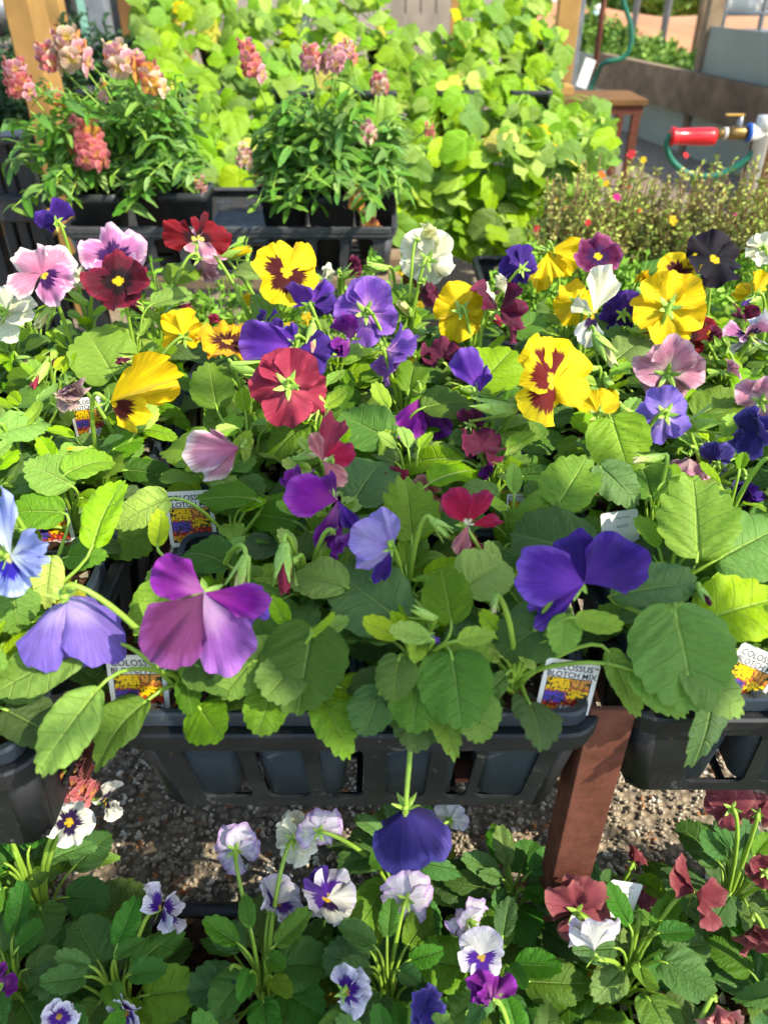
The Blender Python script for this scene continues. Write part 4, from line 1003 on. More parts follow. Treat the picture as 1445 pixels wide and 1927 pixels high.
SNAPG = leaf_material('snapdragon_leaf', '#568a30', '#6e9e3c', '#90b850', '#a0c070', '#98c834', .34)
SNAPL = [leaf_mesh('leaf', .15 + .025 * i, .01, 3, .0, .30 + .25 * i, .3, .02, 70 + i, 0, .05, NT_=18, NS=3) for i in range(3)]
CORAL = petal_material('coral', '#e8757a', '#f09890', None, inner='#f4b060')
ORANGE = petal_material('apricot', '#f4b048', '#f09468', None, inner='#f6d050')
SPINK = petal_material('snap_pink', '#e898a6', '#f4c4c0', None, inner='#f0c878')
SPALE = petal_material('snap_pale', '#f0c8a8', '#f4dcc0', None, inner='#f0d060')
def floret_mesh(seed):
    r = random.Random(seed); vs, fs, uv = [], [], []
    for (al, ti, L, A) in ((-35, 20, 1.0, 48), (35, 20, 1.0, 48), (-110, 25, .8, 40), (110, 25, .8, 40), (180, 15, .95, 50)):
        me = petal_mesh(A, -.35, .1, .06, .03, 2, 0, r.randint(0, 999), .4, 4, 6)
        M = Matrix.Rotation(R(al), 4, 'Z') @ Matrix.Rotation(R(ti), 4, 'X')
        n = len(vs); vs += [M @ v.co for v in me.vertices]; fs += [tuple(i + n for i in p.vertices) for p in me.polygons]
        w = 7; uv += [((i % w) / 6, (i // w) / 4) for i in range(len(me.vertices))]
        bpy.data.meshes.remove(me)
    n = len(vs)
    for i, (q, z) in enumerate([(.22, .1), (.28, -.3), (.16, -.8)]):
        for k in range(7): a = 6.283 * k / 7; vs.append((q * math.cos(a), q * math.sin(a), z)); uv.append((.5, .45 - .2 * i))
    fs += [(n+i*7+k, n+i*7+(k+1) % 7, n+(i+1)*7+(k+1) % 7, n+(i+1)*7+k) for i in range(2) for k in range(7)]
    return mesh('floret', vs, fs, True, uv)
FLORET = [floret_mesh(k) for k in range(3)]
def spike(plant, base, C, px, h, mats, r, count=8):
    """a flower spike of height h px centred at C"""
    px *= .84; h *= .9; s = depth(C) / F; H = h * s
    ax = (Vector((r.uniform(-.25, .25), r.uniform(-.2, .1), 1))).normalized()
    mb = MB(); mb.tube(bez(base, base + UP * .08, C - ax * H * .9, C + ax * H * .5, 10), [.0018] * 6 + [.0014] * 5, 6)
    sp = mb.build('flower_spike', STEM, plant, True)
    for k in range(count):
        t = (k + .5) / count; az = k * 2.4 + r.uniform(-.3, .3)
        o = Vector((math.cos(az), math.sin(az) * .8 - .35, 0)).normalized()
        p = C + ax * H * .8 * (t - .5) + o * (px * s * .36 * (1.1 - t * .5))
        rad = px * s * (.36 - .10 * t) * r.uniform(.85, 1.15)
        put('floret', r.choice(FLORET), sp, frame(p, (ax + o * .3), o + UP * .2, rad), r.choice(mats))
POTS = []
def square_pot(c, w, h, mat, label, group):
    mb = MB(); M = Matrix.Translation(c)
    loft(mb, [[[M @ p for p in cc] for cc in rg] for rg in (rr(w/2-.004, w/2-.004, .008, h-.012), rr(w/2-.002, w/2-.002, .008, h), rr(w/2+.002, w/2+.002, .01, h), rr(w/2+.002, w/2+.002, .01, h-.014), rr(w/2-.001, w/2-.001, .01, h-.015), rr(w/2-.012, w/2-.012, .01, 0))], True)
    o = mb.build('plant_pot', mat, None, True, label=label, cat='plant pot', group=group)
    m2 = MB(); m2.box(c[0]-w/2+.005, c[0]+w/2-.005, c[1]-w/2+.005, c[1]+w/2-.005, c[2]+h-.030, c[2]+h-.013); m2.build('soil', SOIL, o)
    return o
SNAPS = [  # pot x, pot y, plant px centre and half width, py top, spikes (px, py, w, h, palette)
 (-.465, 1.33, 85, 80, 140, [(35, 145, 66, 70, 'c'), (160, 250, 78, 62, 'co'), (172, 285, 74, 48, 'co'), (110, 185, 26, 40, 'o')]),
 (-.385, 1.40, 190, 95, 105, [(132, 88, 80, 80, 'op'), (92, 105, 56, 50, 'pc'), (100, 180, 24, 50, 'op')]),
 (-.325, 1.34, 300, 80, 120, [(225, 110, 70, 66, 'po'), (285, 145, 60, 56, 'oc'), (265, 115, 34, 40, 'p'), (375, 345, 34, 44, 'p'), (195, 170, 22, 54, 'op')]),
 (-.165, 1.36, 540, 70, 160, [(470, 110, 52, 78, 'c'), (490, 338, 34, 40, 'p'), (460, 295, 40, 50, 'p')]),
 (-.085, 1.32, 625, 90, 140, [(585, 105, 50, 44, 'pc'), (628, 108, 56, 44, 'p'), (668, 368, 48, 50, 'op'), (695, 420, 48, 60, 'oc')]),
 (-.015, 1.38, 700, 60, 170, [(655, 95, 40, 46, 'c'), (714, 155, 44, 36, 'pc'), (685, 248, 56, 30, 'p'), (808, 245, 26, 28, 'c')]),
]
PAL = {'c': [CORAL, CORAL, SPINK], 'o': [ORANGE, ORANGE, CORAL], 'p': [SPINK, SPINK, SPALE], 'co': [CORAL, CORAL, ORANGE], 'op': [ORANGE, SPINK, SPALE], 'pc': [SPINK, CORAL, SPALE], 'po': [SPINK, ORANGE, SPALE], 'oc': [ORANGE, CORAL, SPALE]}
SN = ['leftmost', 'second from left', 'third from left', 'fourth from left', 'fifth from left', 'rightmost']
r = random.Random(21)
def snap_leaf(pl, p, d, L):
    put('leaf', r.choice(SNAPL), pl, frame(p, d, UP + Vector((r.uniform(-.5, .7), r.uniform(-.9, .2), 0)), L), SNAPG)
for q, (x, y, pc, hw, top, sps) in enumerate(SNAPS):
    base = Vector((x, y, .378))
    square_pot((x, y, .274), .078, .115, BLACK, f'black square snapdragon pot, {SN[q]} of six on the far tray', 'snapdragon pots')
    pl = empty('snapdragon_plant', base, f'bushy snapdragon with {"coral" if q in (0, 3) else "pink and orange"} flowers, {SN[q]} of six', 'snapdragon', 'snapdragons on the far bench')
    for k in range(30):
        tx = pc + hw * r.uniform(-1, 1); ty = top - 5 + abs(tx - pc) / hw * 60 + r.uniform(0, 150)
        tip = aty(tx, ty, y + r.uniform(-.08, .08))
        if k % 5 == 4: tip = aty(tx, r.uniform(330, 400), y - .12 + r.uniform(0, .04))      # shoots flopping over the rim
        st = bez(base, base + UP * .08, base * .4 + tip * .6 + UP * (.03 if k % 5 else .02), tip, 9)
        MB().tube(st, [.0016] * 6 + [.0011] * 4, 5).build('stem', STEM, pl, True)
        for m in range(17):
            t = .22 + .78 * m / 16; i = min(int(t * 9), 8); p = st[i].lerp(st[i+1], t * 9 - i)
            az = m * 2.4 + k; o = Vector((math.cos(az), math.sin(az), r.uniform(-.3, .6)))
            snap_leaf(pl, p, o, r.uniform(.024, .044) * (1.15 - .40 * t))
    for (px, py, w, h, pal) in sps: spike(pl, base, aty(px, py, y - .05 + r.uniform(-.02, .04)), w, h, PAL[pal], r, 13 if w > 40 else 7)

gb = Vector((-.285, .36, .03)); gs = empty('snapdragon_plant', gb, 'coral snapdragon on the ground below the gap between left and middle trays', 'snapdragon')
for (px, py, w, h) in ((138, 1470, 84, 80), (150, 1440, 50, 40)): spike(gs, gb, atz(px, py, .235), w, h, [CORAL, CORAL, SPINK], r, 13)
for k in range(14): snap_leaf(gs, gb + UP * (.04 + .011 * k) + Vector((r.uniform(-.006, .006), 0, 0)), Vector((math.cos(k * 2.4), math.sin(k * 2.4), .4)), .045)

# ------------------------------------------------------------------ cucumber vines on the tiered wooden bench
CUKE = leaf_material('cucumber_leaf', '#648e10', '#82aa12', '#a6c818', '#b4cc48', '#b8dc0c', .34, .5, .3, 3.2, 1.1, .35)
CUKEY = leaf_material('yellowing_leaf', '#c8c020', '#d8cc28', '#e4d838', '#e8e070', '#f0e420', .4, .5, .3, 3.2, 1.1, .3)
CUKEL = [leaf_mesh('leaf', .56 - .03 * i, .24, 7, .12, .15 + .1 * i, .06 + .04 * i, .05, 80 + i, .9, .03, NT_=44, NS=5, freq=3.2, slope=1.1) for i in range(4)]
tb = empty('tiered_bench', (.1, 2.0, 0), 'tiered wooden plant bench under the bright green vines', 'bench')
for (y0, y1, z, x0, x1) in ((1.62, 1.98, .262, .02, .44), (2.02, 2.36, .34, -.85, .47), (2.40, 2.74, .42, -.95, .52)):
    k = 0; yy = y0
    while yy < y1 - .05:
        mb = MB(); mb.box(x0, x1, yy, yy + .085, z - .022, z); mb.build('plank', WOODB if k else WOOD, tb, bevel=.002); yy += .092; k += 1
    for x in (x0 + .04, x1 - .04):
        mb = MB(); mb.box(x - .02, x + .02, y0 + .02, y0 + .06, -.01, z - .0225); mb.build('leg', WOODB, tb)
vines = []; ks = 0
for (y, z, xs) in ((1.74, .262, (.06, .20, .34)), (2.18, .34, (-.70, -.45, -.22, -.02, .18, .36)), (2.56, .42, (-.70, -.47, -.25, 0, .22, .40))):
    for x in xs:
        rowname = {1.74: 'front', 2.18: 'middle', 2.56: 'back'}[y]; nth = ORD[xs.index(x)]
        square_pot((x, y, z + .0002), .10, .10, BLACK, f'black vine pot, {nth} from left on {rowname} tier', 'vine pots')
        s = Slot(); s.p = Vector((x, y, z + .085)); s.e = empty('cucumber_vine', s.p, f'bright green leafy vine, {nth} from left on {rowname} tier', 'vine', 'vines on the tiered bench'); s.n = 0; s.pts = []; vines.append(s)
r = random.Random(4)
def band(y):
    if y < 60: return (255, 1030)
    if y < 130: return (250, 1060)
    if y < 200: return (300, 1050)
    if y < 300: return (370, 1150)
    if y < 350: return (380, 1110)
    return (745, 1010)
cnt = 0
while cnt < 1400:
    py = r.uniform(-10, 470) if cnt < 1220 else r.uniform(260, 400); a, b = band(py); px = r.uniform(a, b)
    if py > 360 and r.random() < .5: continue
    if py < 60 and 740 < px < 860 : continue
    t = max(0, (430 - py) / 410); Y = 1.54 + 1.02 * t ** .95 + r.uniform(-.08, .12)
    if px > 735 and py > 255 and r.random() < .65: Y = 1.60 + r.uniform(-.07, .05)
    p = aty(px, py, Y)
    s = min(vines, key=lambda v: (v.p.x - p.x) ** 2 + (v.p.y - p.y) ** 2 * .6)
    if s.n > 170: continue
    s.n += 1; cnt += 1
    nn = (UP * r.uniform(.4, 1.1) + Vector((r.uniform(-.4, .75), r.uniform(-1.1, -.1), 0))).normalized()
    az = r.uniform(0, 6.28); d = Vector((math.cos(az), math.sin(az) * .6 - .35, r.uniform(-.8, .1)))
    d = (d - nn * d.dot(nn)).normalized(); L = r.choice((r.uniform(.026, .045), r.uniform(.04, .064)))
    o = put('leaf', r.choice(CUKEL), s.e, frame(p - d * L * .4, d, nn, L), CUKEY if r.random() < .05 else CUKE)
    B = p - d * L * .4
    e = B + (s.p - B).normalized() * r.uniform(.03, .07) + Vector((0, .02, r.uniform(-.03, .01)))
    MB().tube(bez(e, e + UP * .02, B - UP * .015 - d * .01, B, 5), .0016, 5, False).build('petiole', STEM, o, True); s.pts.append(e)

for s in vines:
    for e in s.pts[::5]: MB().tube(bez(s.p, s.p + UP * .06, e - UP * .03, e, 7), .0022, 5, False).build('vine_stem', STEM, s.e, True)
# ------------------------------------------------------------------ moss roses and feathery seedlings on the right
MOSS = plain('moss_rose_green', '#9fb448', .6, .3, var=.25, scale=50, bump=0, second='#aaa45a')
FERN = plain('feathery_green', '#86b034', .6, .3, var=.3, scale=40, bump=0, second='#6c9a2a')
DARKG = plain('rosemary_green', '#33502a', .6, .3, var=.35, scale=40, bump=0, second='#24401f')
TWIG = plain('moss_rose_stem', '#a07a5c', .6, .3, var=.2, scale=50, bump=0)
def tuft(name, label, cat, group, base, rx, ry, H, stems, per, leafL, mats, seed, lean=Vector((0, 0, 0)), lw=.22):
    r = random.Random(seed); pl = empty(name, base, label, cat, group)
    ms, ml = MB(), MB(); tips = []
    for k in range(stems):
        az, q = r.uniform(0, 6.28), math.sqrt(r.random())
        tip = base + Vector((rx * q * math.cos(az), ry * q * math.sin(az), H * (1 - .45 * q * q) * r.uniform(.6, 1.1))) + lean
        b0 = base + Vector((rx * .45 * q * math.cos(az), ry * .45 * q * math.sin(az), 0))
        st = bez(b0, b0 + UP * H * .4, tip - UP * H * .25 + Vector((r.uniform(-.01, .01), r.uniform(-.01, .01), 0)), tip, 5); tips.append(tip)
        ms.tube(st, .0009, 3, False)
        for m in range(per):
            t = .25 + .75 * r.random(); i = min(int(t * 5), 4); p = st[i].lerp(st[i+1], t * 5 - i)
            d = Vector((r.gauss(0, 1), r.gauss(0, 1), r.gauss(.5, .7))).normalized(); w = d.cross(Vector((r.gauss(0, 1), r.gauss(0, 1), r.gauss(0, 1)))).normalized()
            L = leafL * r.uniform(.6, 1.3)
            ml.add([p, p + d * L * .5 + w * L * lw, p + d * L, p + d * L * .5 - w * L * lw], [(0, 1, 2, 3)])
    o = ms.build('stems', mats[1], pl, True); o['kind'] = 'stuff'
    o = ml.build('foliage', mats[0], pl, False); o['kind'] = 'stuff'
    return pl, tips
def small_flower(pl, C, px, mat, r):
    s = px * depth(C) / F / 2; f = Vector((r.uniform(-.4, .4), -.8, r.uniform(.3, .9))).normalized()
    put('flower', FLORET[0], pl, frame(C, UP - f * UP.dot(f), f, s * .9), mat)
HOT = petal_material('hot_pink', '#d62c86', None, None); REDP = petal_material('scarlet', '#e03c40', None, None); YEL = petal_material('bright_yellow', '#f0c820', None, None); ORP = petal_material('orange_bloom', '#f07a20', None, None)
ft = put('ground_tray', None, None) if False else None
Mr = Matrix.Translation((.435, 1.19, .205)) @ Matrix.Rotation(math.pi / 2, 4, 'Z')
make_tray('black tray of moss roses and feathery seedlings at the right', Mr, W=.40, D=.56, H=.06)
rb = empty('low_stand', (.43, 1.19, 0), 'low dark wooden stand under the moss rose tray', 'stand')
for y in (1.04, 1.19, 1.34):
    mb = MB(); mb.box(.14, .74, y - .04, y + .04, .182, .2048); mb.build('slat', WOODG, rb)
for x in (.17, .70):
    for y in (1.05, 1.33): mb = MB(); mb.box(x - .02, x + .02, y - .02, y + .02, -.01, .1818); mb.build('leg', WOODG, rb)
rq = random.Random(8); k = 0
for (x, y, w) in ((.30, 1.30, 'leftmost'), (.40, 1.34, 'second from left'), (.50, 1.32, 'third from left'), (.60, 1.31, 'rightmost')):
    pl, tips = tuft('moss_rose_plant', f'twiggy moss rose with tiny bright flowers, {w} of four', 'moss rose', 'moss roses', Vector((x, y, .235)), .085, .08, .205, 120, 30, .010, (MOSS, TWIG), 60 + k, Vector((.01, -.01, 0))); k += 1
    for t in rq.sample(tips, 2): small_flower(pl, t, rq.uniform(10, 15), rq.choice([HOT, REDP, YEL, ORP, YEL]), rq)
for (px, py, sz, m) in ((1187, 290, 20, REDP), (1210, 301, 14, YEL), (1132, 329, 16, ORP), (1160, 371, 18, HOT), (1140, 345, 14, YEL), (1266, 415, 20, YEL), (1106, 419, 14, REDP), (1290, 292, 14, REDP)):
    small_flower(pl, aty(px, py, 1.24), sz, m, rq)
k = 0
for j, y in enumerate((1.06, 1.15)):
    for i in range(5):
        x = .20 + i * .115 + j * .03
        tuft('feathery_seedling', f'feathery green seedling clump, {ORD[i]} from left in the {"front" if j == 0 else "second"} row', 'seedling', 'feathery seedlings', Vector((x, y, .235)), .07, .06, .115, 70, 26, .013, (FERN, FERN), 90 + k); k += 1
for i, (px, Y, w) in enumerate(((300, 1.10, 'left'), (440, 1.08, 'second'), (580, 1.10, 'third'), (710, 1.08, 'right'))):
    c = aty(px, 482, Y); pl, tips = tuft('marigold_plant', f'shaded marigold in the gap below the far tray, {w} one' if w in ('left', 'right') else f'shaded marigold in the gap below the far tray, {w} from left', 'marigold', 'marigolds under the far bench', Vector((c.x, Y, 0)), .085, .06, c.z, 110, 30, .018, (FERN, FERN), 130 + i)
    for t in rq.sample(tips, 5): small_flower(pl, t, 22, YEL, rq)
for i, (px, py, Y, rx, H, w) in enumerate(((15, 215, 1.95, .13, .30, 'beside the front wooden post'), (165, 100, 2.45, .20, .28, 'behind the left snapdragons'), (60, 110, 2.7, .2, .3, 'between the posts'))):
    c = aty(px, py, Y); tuft('dark_shrub', f'dense dark green shrub {w}', 'shrub', 'dark shrubs at left', Vector((c.x, Y, max(0, c.z - H * .7))), rx, rx * .8, H, 130, 40, .022, (DARKG, DARKG), 150 + i)
    mb = MB(); b = Vector((c.x, Y, 0)); mb.lathe([(.10, 0), (.13, .0), (.15, max(.03, c.z - H * .7) + .02), (.13, max(.03, c.z - H * .7) + .02)], 18, Matrix.Translation(b)); mb.build('shrub_pot', BLACK, None, True, label=f'black nursery pot of the dark shrub {w}', cat='plant pot', group='shrub pots')

# ------------------------------------------------------------------ posts and stand at the left
def post(px0, py0, py1, Y, w, mat, name, label, top=1.3, t=None):
    a = aty(px0, py0, Y); mb = MB(); t = t or w
    mb.box(a.x - w/2, a.x + w/2, Y, Y + t, -.01, top)
    return mb.build(name, mat, None, bevel=.004, label=label, cat='post')
post(38, 40, 390, 1.78, .052, WOOD, 'wooden_post', 'pale wooden post rising beside the coral snapdragons at left', t=.09)
post(100, 30, 0, 2.9, .055, WOOD, 'wooden_post', 'thin pale wooden post behind the first post')
post(124, 20, 0, 3.0, .05, BLACK, 'dark_post', 'black post touching the thin pale post')
post(246, 30, 0, 2.95, .075, WOODB, 'wooden_post', 'brown wooden post at the left end of the vines')
post(182, 30, 0, 4.2, .09, STEELG, 'steel_post', 'grey steel post between the black and brown posts')
st = empty('plastic_stand', aty(30, 440, 1.5), 'black slatted plastic stand at the far left edge', 'stand')
for (px, w) in ((-40, .02), (-5, .02), (22, .02), (52, .028)):
    a = aty(px, 350, 1.5); MB().box(a.x - w/2, a.x + w/2, 1.5, 1.53, -.01, .43).build('slat', BLACK, st, bevel=.003)
a = aty(-60, 300, 1.48); b = aty(66, 370, 1.48)
MB().box(a.x, b.x, 1.47, 1.497, .30, .345).build('crossbar', BLACK, st, bevel=.003); MB().box(a.x, b.x, 1.47, 1.54, .4302, .445).build('top', BLACK, st, bevel=.003)

# ------------------------------------------------------------------ greenhouse wall, table, valve at the right
A, B = aty(1118, 135, 4.8), aty(1500, 219, 3.05)
A.z = B.z = .245
ax = (B - A); ax.z = 0; axn = ax.normalized(); nrm = Vector((-axn.y, axn.x, 0));  nrm = nrm if nrm.x > 0 else -nrm
wall = empty('greenhouse_wall', A, 'low greenhouse side wall of grey-green panels and dark beam', 'wall')
PANEL = plain('grey_green_panel', '#a2a896', .5, .35, var=.10, scale=6, bump=.05, second='#8f9686')
mb = MB(); M = frame(A, ax, UP)
prof = []
L = ax.length + .9
for k in range(9): a_ = math.pi/2 + math.pi * k / 8; prof.append((.075 + .075 * math.cos(a_), .078 * math.sin(a_)))
pts = prof + [(L, -.078), (L, .078)]
vs = [M @ Vector((-.022, y, z)) for y, z in pts] + [M @ Vector((.022, y, z)) for y, z in pts]; n = len(pts)
mb.add(vs, [tuple(range(n)), tuple(range(2*n-1, n-1, -1))] + [(k, n+k, n+(k+1) % n, (k+1) % n) for k in range(n)])
mb.build('beam', WOODG, wall)
def sheet(p, q, z0, z1, off, mat, name, parent, t=.006):
    p, q = Vector(p) + nrm * off, Vector(q) + nrm * off
    M = frame(Vector((p.x, p.y, 0)), Vector((q.x - p.x, q.y - p.y, 0)), UP)
    return MB().box(-t/2, t/2, 0, (Vector((q.x, q.y, 0)) - Vector((p.x, p.y, 0))).length, z0, z1, M).build(name, mat, parent)
far = A - axn * .45; near = B + axn * .9
sheet(far, near, -.01, .30, .036, PANEL, 'panel', wall)
c0 = A + axn * ((aty(1328, 110, 3.9).x - A.x) / axn.x * 1.0); 
sheet(A + axn * 1.02, near, .305, .49, .036, PANEL, 'panel', wall)
pp = A + axn * 1.0 + nrm * .05
MB().box(pp.x - .03, pp.x + .03, pp.y - .03, pp.y + .03, -.01, 1.2).build('upright', WOODG, wall, bevel=.003)
post(1062, 100, 0, 3.6, .085, WOOD, 'wooden_post', 'pale yellow wooden post at the right end of the vines', t=.05)
post(1086, 60, 0, 3.75, .04, STEELG, 'steel_post', 'slim grey upright beside the pale yellow post')
MB().tube([aty(1136, 0, 4.3) + UP * .5, aty(1136, 0, 4.3), Vector((aty(1136, 0, 4.3).x, 4.3, -.01))], .013, 8).build('rusty_pole', RUST, None, True, label='thin rusty pole crossing the end of the beam', cat='pole')
HOSE = plain('green_hose', '#1f6f52', .35, .5, var=.12, scale=20, bump=.05)
def hose(name, pts, rad, label):
    ps = [aty(*p) for p in pts]; out = []
    for i in range(len(ps) - 1):
        p0, p1, p2, p3 = ps[max(i-1, 0)], ps[i], ps[i+1], ps[min(i+2, len(ps)-1)]
        for k in range(6):
            t = k / 6; out.append(.5 * ((2*p1) + (p2-p0)*t + (2*p0-5*p1+4*p2-p3)*t*t + (3*p1-p0-3*p2+p3)*t**3))
    out.append(ps[-1]); return MB().tube(out, rad, 8).build(name, HOSE, None, True, label=label, cat='hose')
hose('garden_hose', [(1170, -60, 4.1), (1172, 0, 4.1), (1184, 40, 4.1), (1187, 80, 4.1), (1172, 108, 4.1), (1135, 119, 4.1), (1122, 140, 4.15), (1112, 165, 4.15), (1103, 200, 4.15), (1100, 240, 4.2)], .011, 'green hose hanging down over the beam end')
mb = MB(); c = aty(1102, 138, 4.0); M = frame(c, CUP * .94 + RIGHT * .34, -FWD)
mb.box(-.024, .024, -.068, .068, -.001, .001, M); mb.build('hanging_tag', plain('pale_tag', '#c9c8c0', .5, .3, var=.05, bump=0), None, label='pale tag hanging by the green hose', cat='tag')
tb2 = empty('side_table', aty(1120, 300, 3.3), 'small wooden-topped table with rusty frame under the beam', 'table')
a, b = aty(1030, 205, 3.2), aty(1203, 212, 3.2); z = .30
for k in range(3): MB().box(a.x, b.x, 3.12 + k * .09, 3.205 + k * .09, z - .02, z).build('plank', WOODB, tb2, bevel=.002)
MB().box(a.x + .01, b.x - .01, 3.13, 3.38, z - .05, z - .0205).build('apron', RUST, tb2)
for x in (a.x + .03, b.x - .03):
    for y in (3.14, 3.36): MB().box(x - .014, x + .014, y - .014, y + .014, -.01, z - .0505).build('leg', RUST, tb2)
# water valve on its standpipe
RED = plain('red_grip', '#d01c22', .3, .5, var=.08, scale=20, bump=.05); BRASS = plain('brass', '#9a7c46', .35, .5, .8, var=.2, scale=40, bump=.1)
PVC = plain('white_pvc', '#dcdcd2', .4, .45, var=.06, scale=20, bump=.05, second='#c9bda4'); BLUE = plain('blue_tape', '#2458a8', .5, .4, var=.1, bump=0)
YV = 1.95; va = aty(1440, 250, YV)
wv = empty('water_valve', Vector((va.x, YV, 0)), 'white standpipe with brass valve and red hose grip', 'water valve')
def along(p, q, prof, mat, name, n=14):
    p, q = Vector(p), Vector(q); M = frame(p, UP if abs((q-p).normalized().dot(UP)) < .9 else RIGHT, (q - p)); Lh = (q - p).length
    return MB().lathe([(r_, t * Lh) for t, r_ in prof], n, M).build(name, mat, wv, True)
g0, g1, g2, g3 = aty(1260, 257, YV), aty(1345, 251, YV), aty(1406, 249, YV), aty(1446, 247, YV)
along(g0, g1, [(0, .019), (.06, .021), (.12, .017), (.5, .0185), (.9, .0195), (1, .018)], RED, 'grip')
along(g1, g1.lerp(g2, .25), [(0, .012), (.9, .010), (1, .010)], BRASS, 'fitting'); along(g1.lerp(g2, .25), g1.lerp(g2, .36), [(0, .0125), (1, .0125)], PVC, 'ring')
along(g1.lerp(g2, .36), g2, [(0, .013), (.3, .0145), (.7, .0145), (1, .013)], BRASS, 'valve_body')
m_ = g1.lerp(g2, .68); along(m_, m_ + UP * .035, [(0, .007), (.5, .008), (1, .006)], STEELG, 'valve_stem', 8)
MB().box(-.035, .006, -.006, .006, -.0015, .0015, Matrix.Translation(m_ + UP * .037)).build('lever', plain('yellow_lever', '#c89a30', .4, .4, bump=0), wv)
along(g2, g3, [(0, .019), (.2, .019), (.21, .017), (1, .017)], PVC, 'coupling'); along(g2 - RIGHT * .002, g2.lerp(g3, .12), [(0, .0195), (1, .0195)], BLUE, 'tape')
pb = Vector((.868, YV, 0))
along(Vector((pb.x, YV, -.01)), Vector((pb.x, YV, va.z + .035)), [(0, .017), (.93, .017), (.935, .021), (1, .021)], PVC, 'standpipe')
wp = empty('support_post', Vector((pb.x + .045, YV + .03, 0)), 'wooden post behind the white standpipe at right', 'post')
MB().box(pb.x + .012, pb.x + .075, YV + .022, YV + .085, -.01, .40).build('timber', WOODB, wp, bevel=.003)
hose('looped_hose', [(1262, 252, YV), (1254, 272, YV), (1262, 300, YV), (1290, 325, YV), (1325, 332, YV), (1365, 324, YV), (1405, 298, YV), (1432, 266, YV), (1450, 240, YV)], .0075, 'short green hose looped below the red grip')

# ------------------------------------------------------------------ beyond the greenhouse
fe = empty('board_fence', aty(800, 40, 4.6), 'weathered board fence glimpsed above the vines', 'fence')
x0, x1 = aty(735, 20, 4.6).x, aty(850, 20, 4.6).x
n = 4
for k in range(n): MB().box(x0 + (x1-x0)*k/n, x0 + (x1-x0)*(k+1)/n - .006, 4.6, 4.62, .2, .9 + .02 * (k % 2)).build('board', plain('fence_grey', '#a89a88', .85, .2, var=.25, scale=8, bump=.3), fe)
MB().box(x0, x1, 4.621, 4.66, .5, .58).build('rail', WOODG, fe); MB().box(x0, x0 + .06, 4.662, 4.72, -.01, .9).build('post', WOODG, fe); MB().box(x1 - .06, x1, 4.662, 4.72, -.01, .9).build('post', WOODG, fe)
post(862, 20, 0, 4.7, .075, WOOD, 'wooden_post', 'orange-brown wooden post at the right end of the board fence')
WHITEB = plain('white_paint', '#deded8', .5, .4, var=.05, scale=3, bump=0)
def cabinet(px0, px1, py1, Y, h, name, label, mat=WHITEB, dpt=.3):
    a, b = aty(px0, py1, Y), aty(px1, py1, Y)
    e = empty(name, Vector(((a.x+b.x)/2, Y, 0)), label, 'box')
    MB().box(a.x, b.x, Y, Y + dpt, max(a.z, .0) , a.z + h).build('body', mat, e, bevel=.01)
    MB().box(a.x - .015, b.x + .015, Y - .015, Y + dpt + .015, a.z + h + .001, a.z + h + .03).build('lid', mat, e, bevel=.006)
    for x in (a.x + .03, b.x - .03):
        for y in (Y + .03, Y + dpt - .03): MB().box(x - .015, x + .015, y - .015, y + .015, -.01, a.z - .001).build('leg', STEELG, e)
cabinet(528, 580, 17, 5.2, .3, 'white_box', 'white box on legs behind the middle of the vines'); cabinet(960, 1008, 30, 5.0, .3, 'white_box', 'white box on legs left of the pale yellow post')
SOILR = plain('orange_soil', '#b8805c', .95, .1, var=.25, scale=1.2, bump=.2, second='#cca884')
mb = MB(); vs = []; rs = random.Random(2)
for j in range(9):
    for i in range(31):
        t = j / 8; vs.append((1.2 + i * .4, 9.0 + t * 3.0 + rs.uniform(-.05, .05), .32 * math.sin(math.pi * min(1, t * 1.1)) ** .8 * (1 + .25 * math.sin(i * .9)) + .0))
mb.add(vs, [(j*31+i, j*31+i+1, (j+1)*31+i+1, (j+1)*31+i) for j in range(8) for i in range(30)]); mb.build('soil_berm', SOILR, None, True, kind='structure')
HILLG = plain('grass_field', '#7c8a48', .95, .1, var=.3, scale=.6, bump=.2, second='#8a9a52')
BUSH = plain('bush_leaf', '#7a9a3a', .6, .3, var=.4, scale=6, bump=0, second='#5d8030')
for i, (px, py, Y, rx, H) in enumerate(((1215, 105, 6.2, .32, .30), (1270, 118, 5.8, .35, .26), (1170, 95, 6.6, .3, .3), (1325, 130, 5.4, .3, .25), (1100, 70, 7.0, .3, .5), (1290, 60, 12.0, .8, .8), (1230, 55, 12.5, .7, .7), (1345, 60, 12.6, .8, .9), (1160, 60, 13, .7, .5))):
    c = aty(px, py, Y)
    tuft('bush', f'sunlit {"yellow-green weedy clump against the outside of the beam" if Y < 8 else "green bush on the far side of the orange soil"}, {ORD[i % 5]} of its row', 'bush', 'bushes outside' if Y < 8 else 'far bushes', Vector((c.x, Y, 0)), rx, rx * .8, H, 110, 34, .05 if Y < 8 else .12, (BUSH, BUSH), 200 + i, lw=.3)
for i, (px, Y) in enumerate(((1248, 7.5), (1312, 8.0), (1190, 8.4))):
    a = aty(px, 60, Y); MB().tube([Vector((a.x, Y, -.01)), Vector((a.x, Y, 1.4))], .028, 8).build('trellis_post', STEELG if i != 1 else WOODG, None, True, label=f'thin upright post outside beyond the beam, {["left", "right", "farthest"][i]} one', cat='post')
sd = empty('white_shed', Vector((4.2, 17, 0)), 'long low white building far beyond the orange soil', 'building')
MB().box(3.0, 14.0, 17, 20, -.01, 1.1).build('wall', WHITEB, sd); MB().box(2.8, 14.2, 16.8, 20.2, 1.1, 1.18).build('roof', STEELG, sd)
for k in range(8): MB().box(3.4 + k * 1.3, 4.2 + k * 1.3, 16.985, 16.999, .25, .8).build('window', plain('dark_glass', '#2a3038', .15, .5, bump=0), sd)
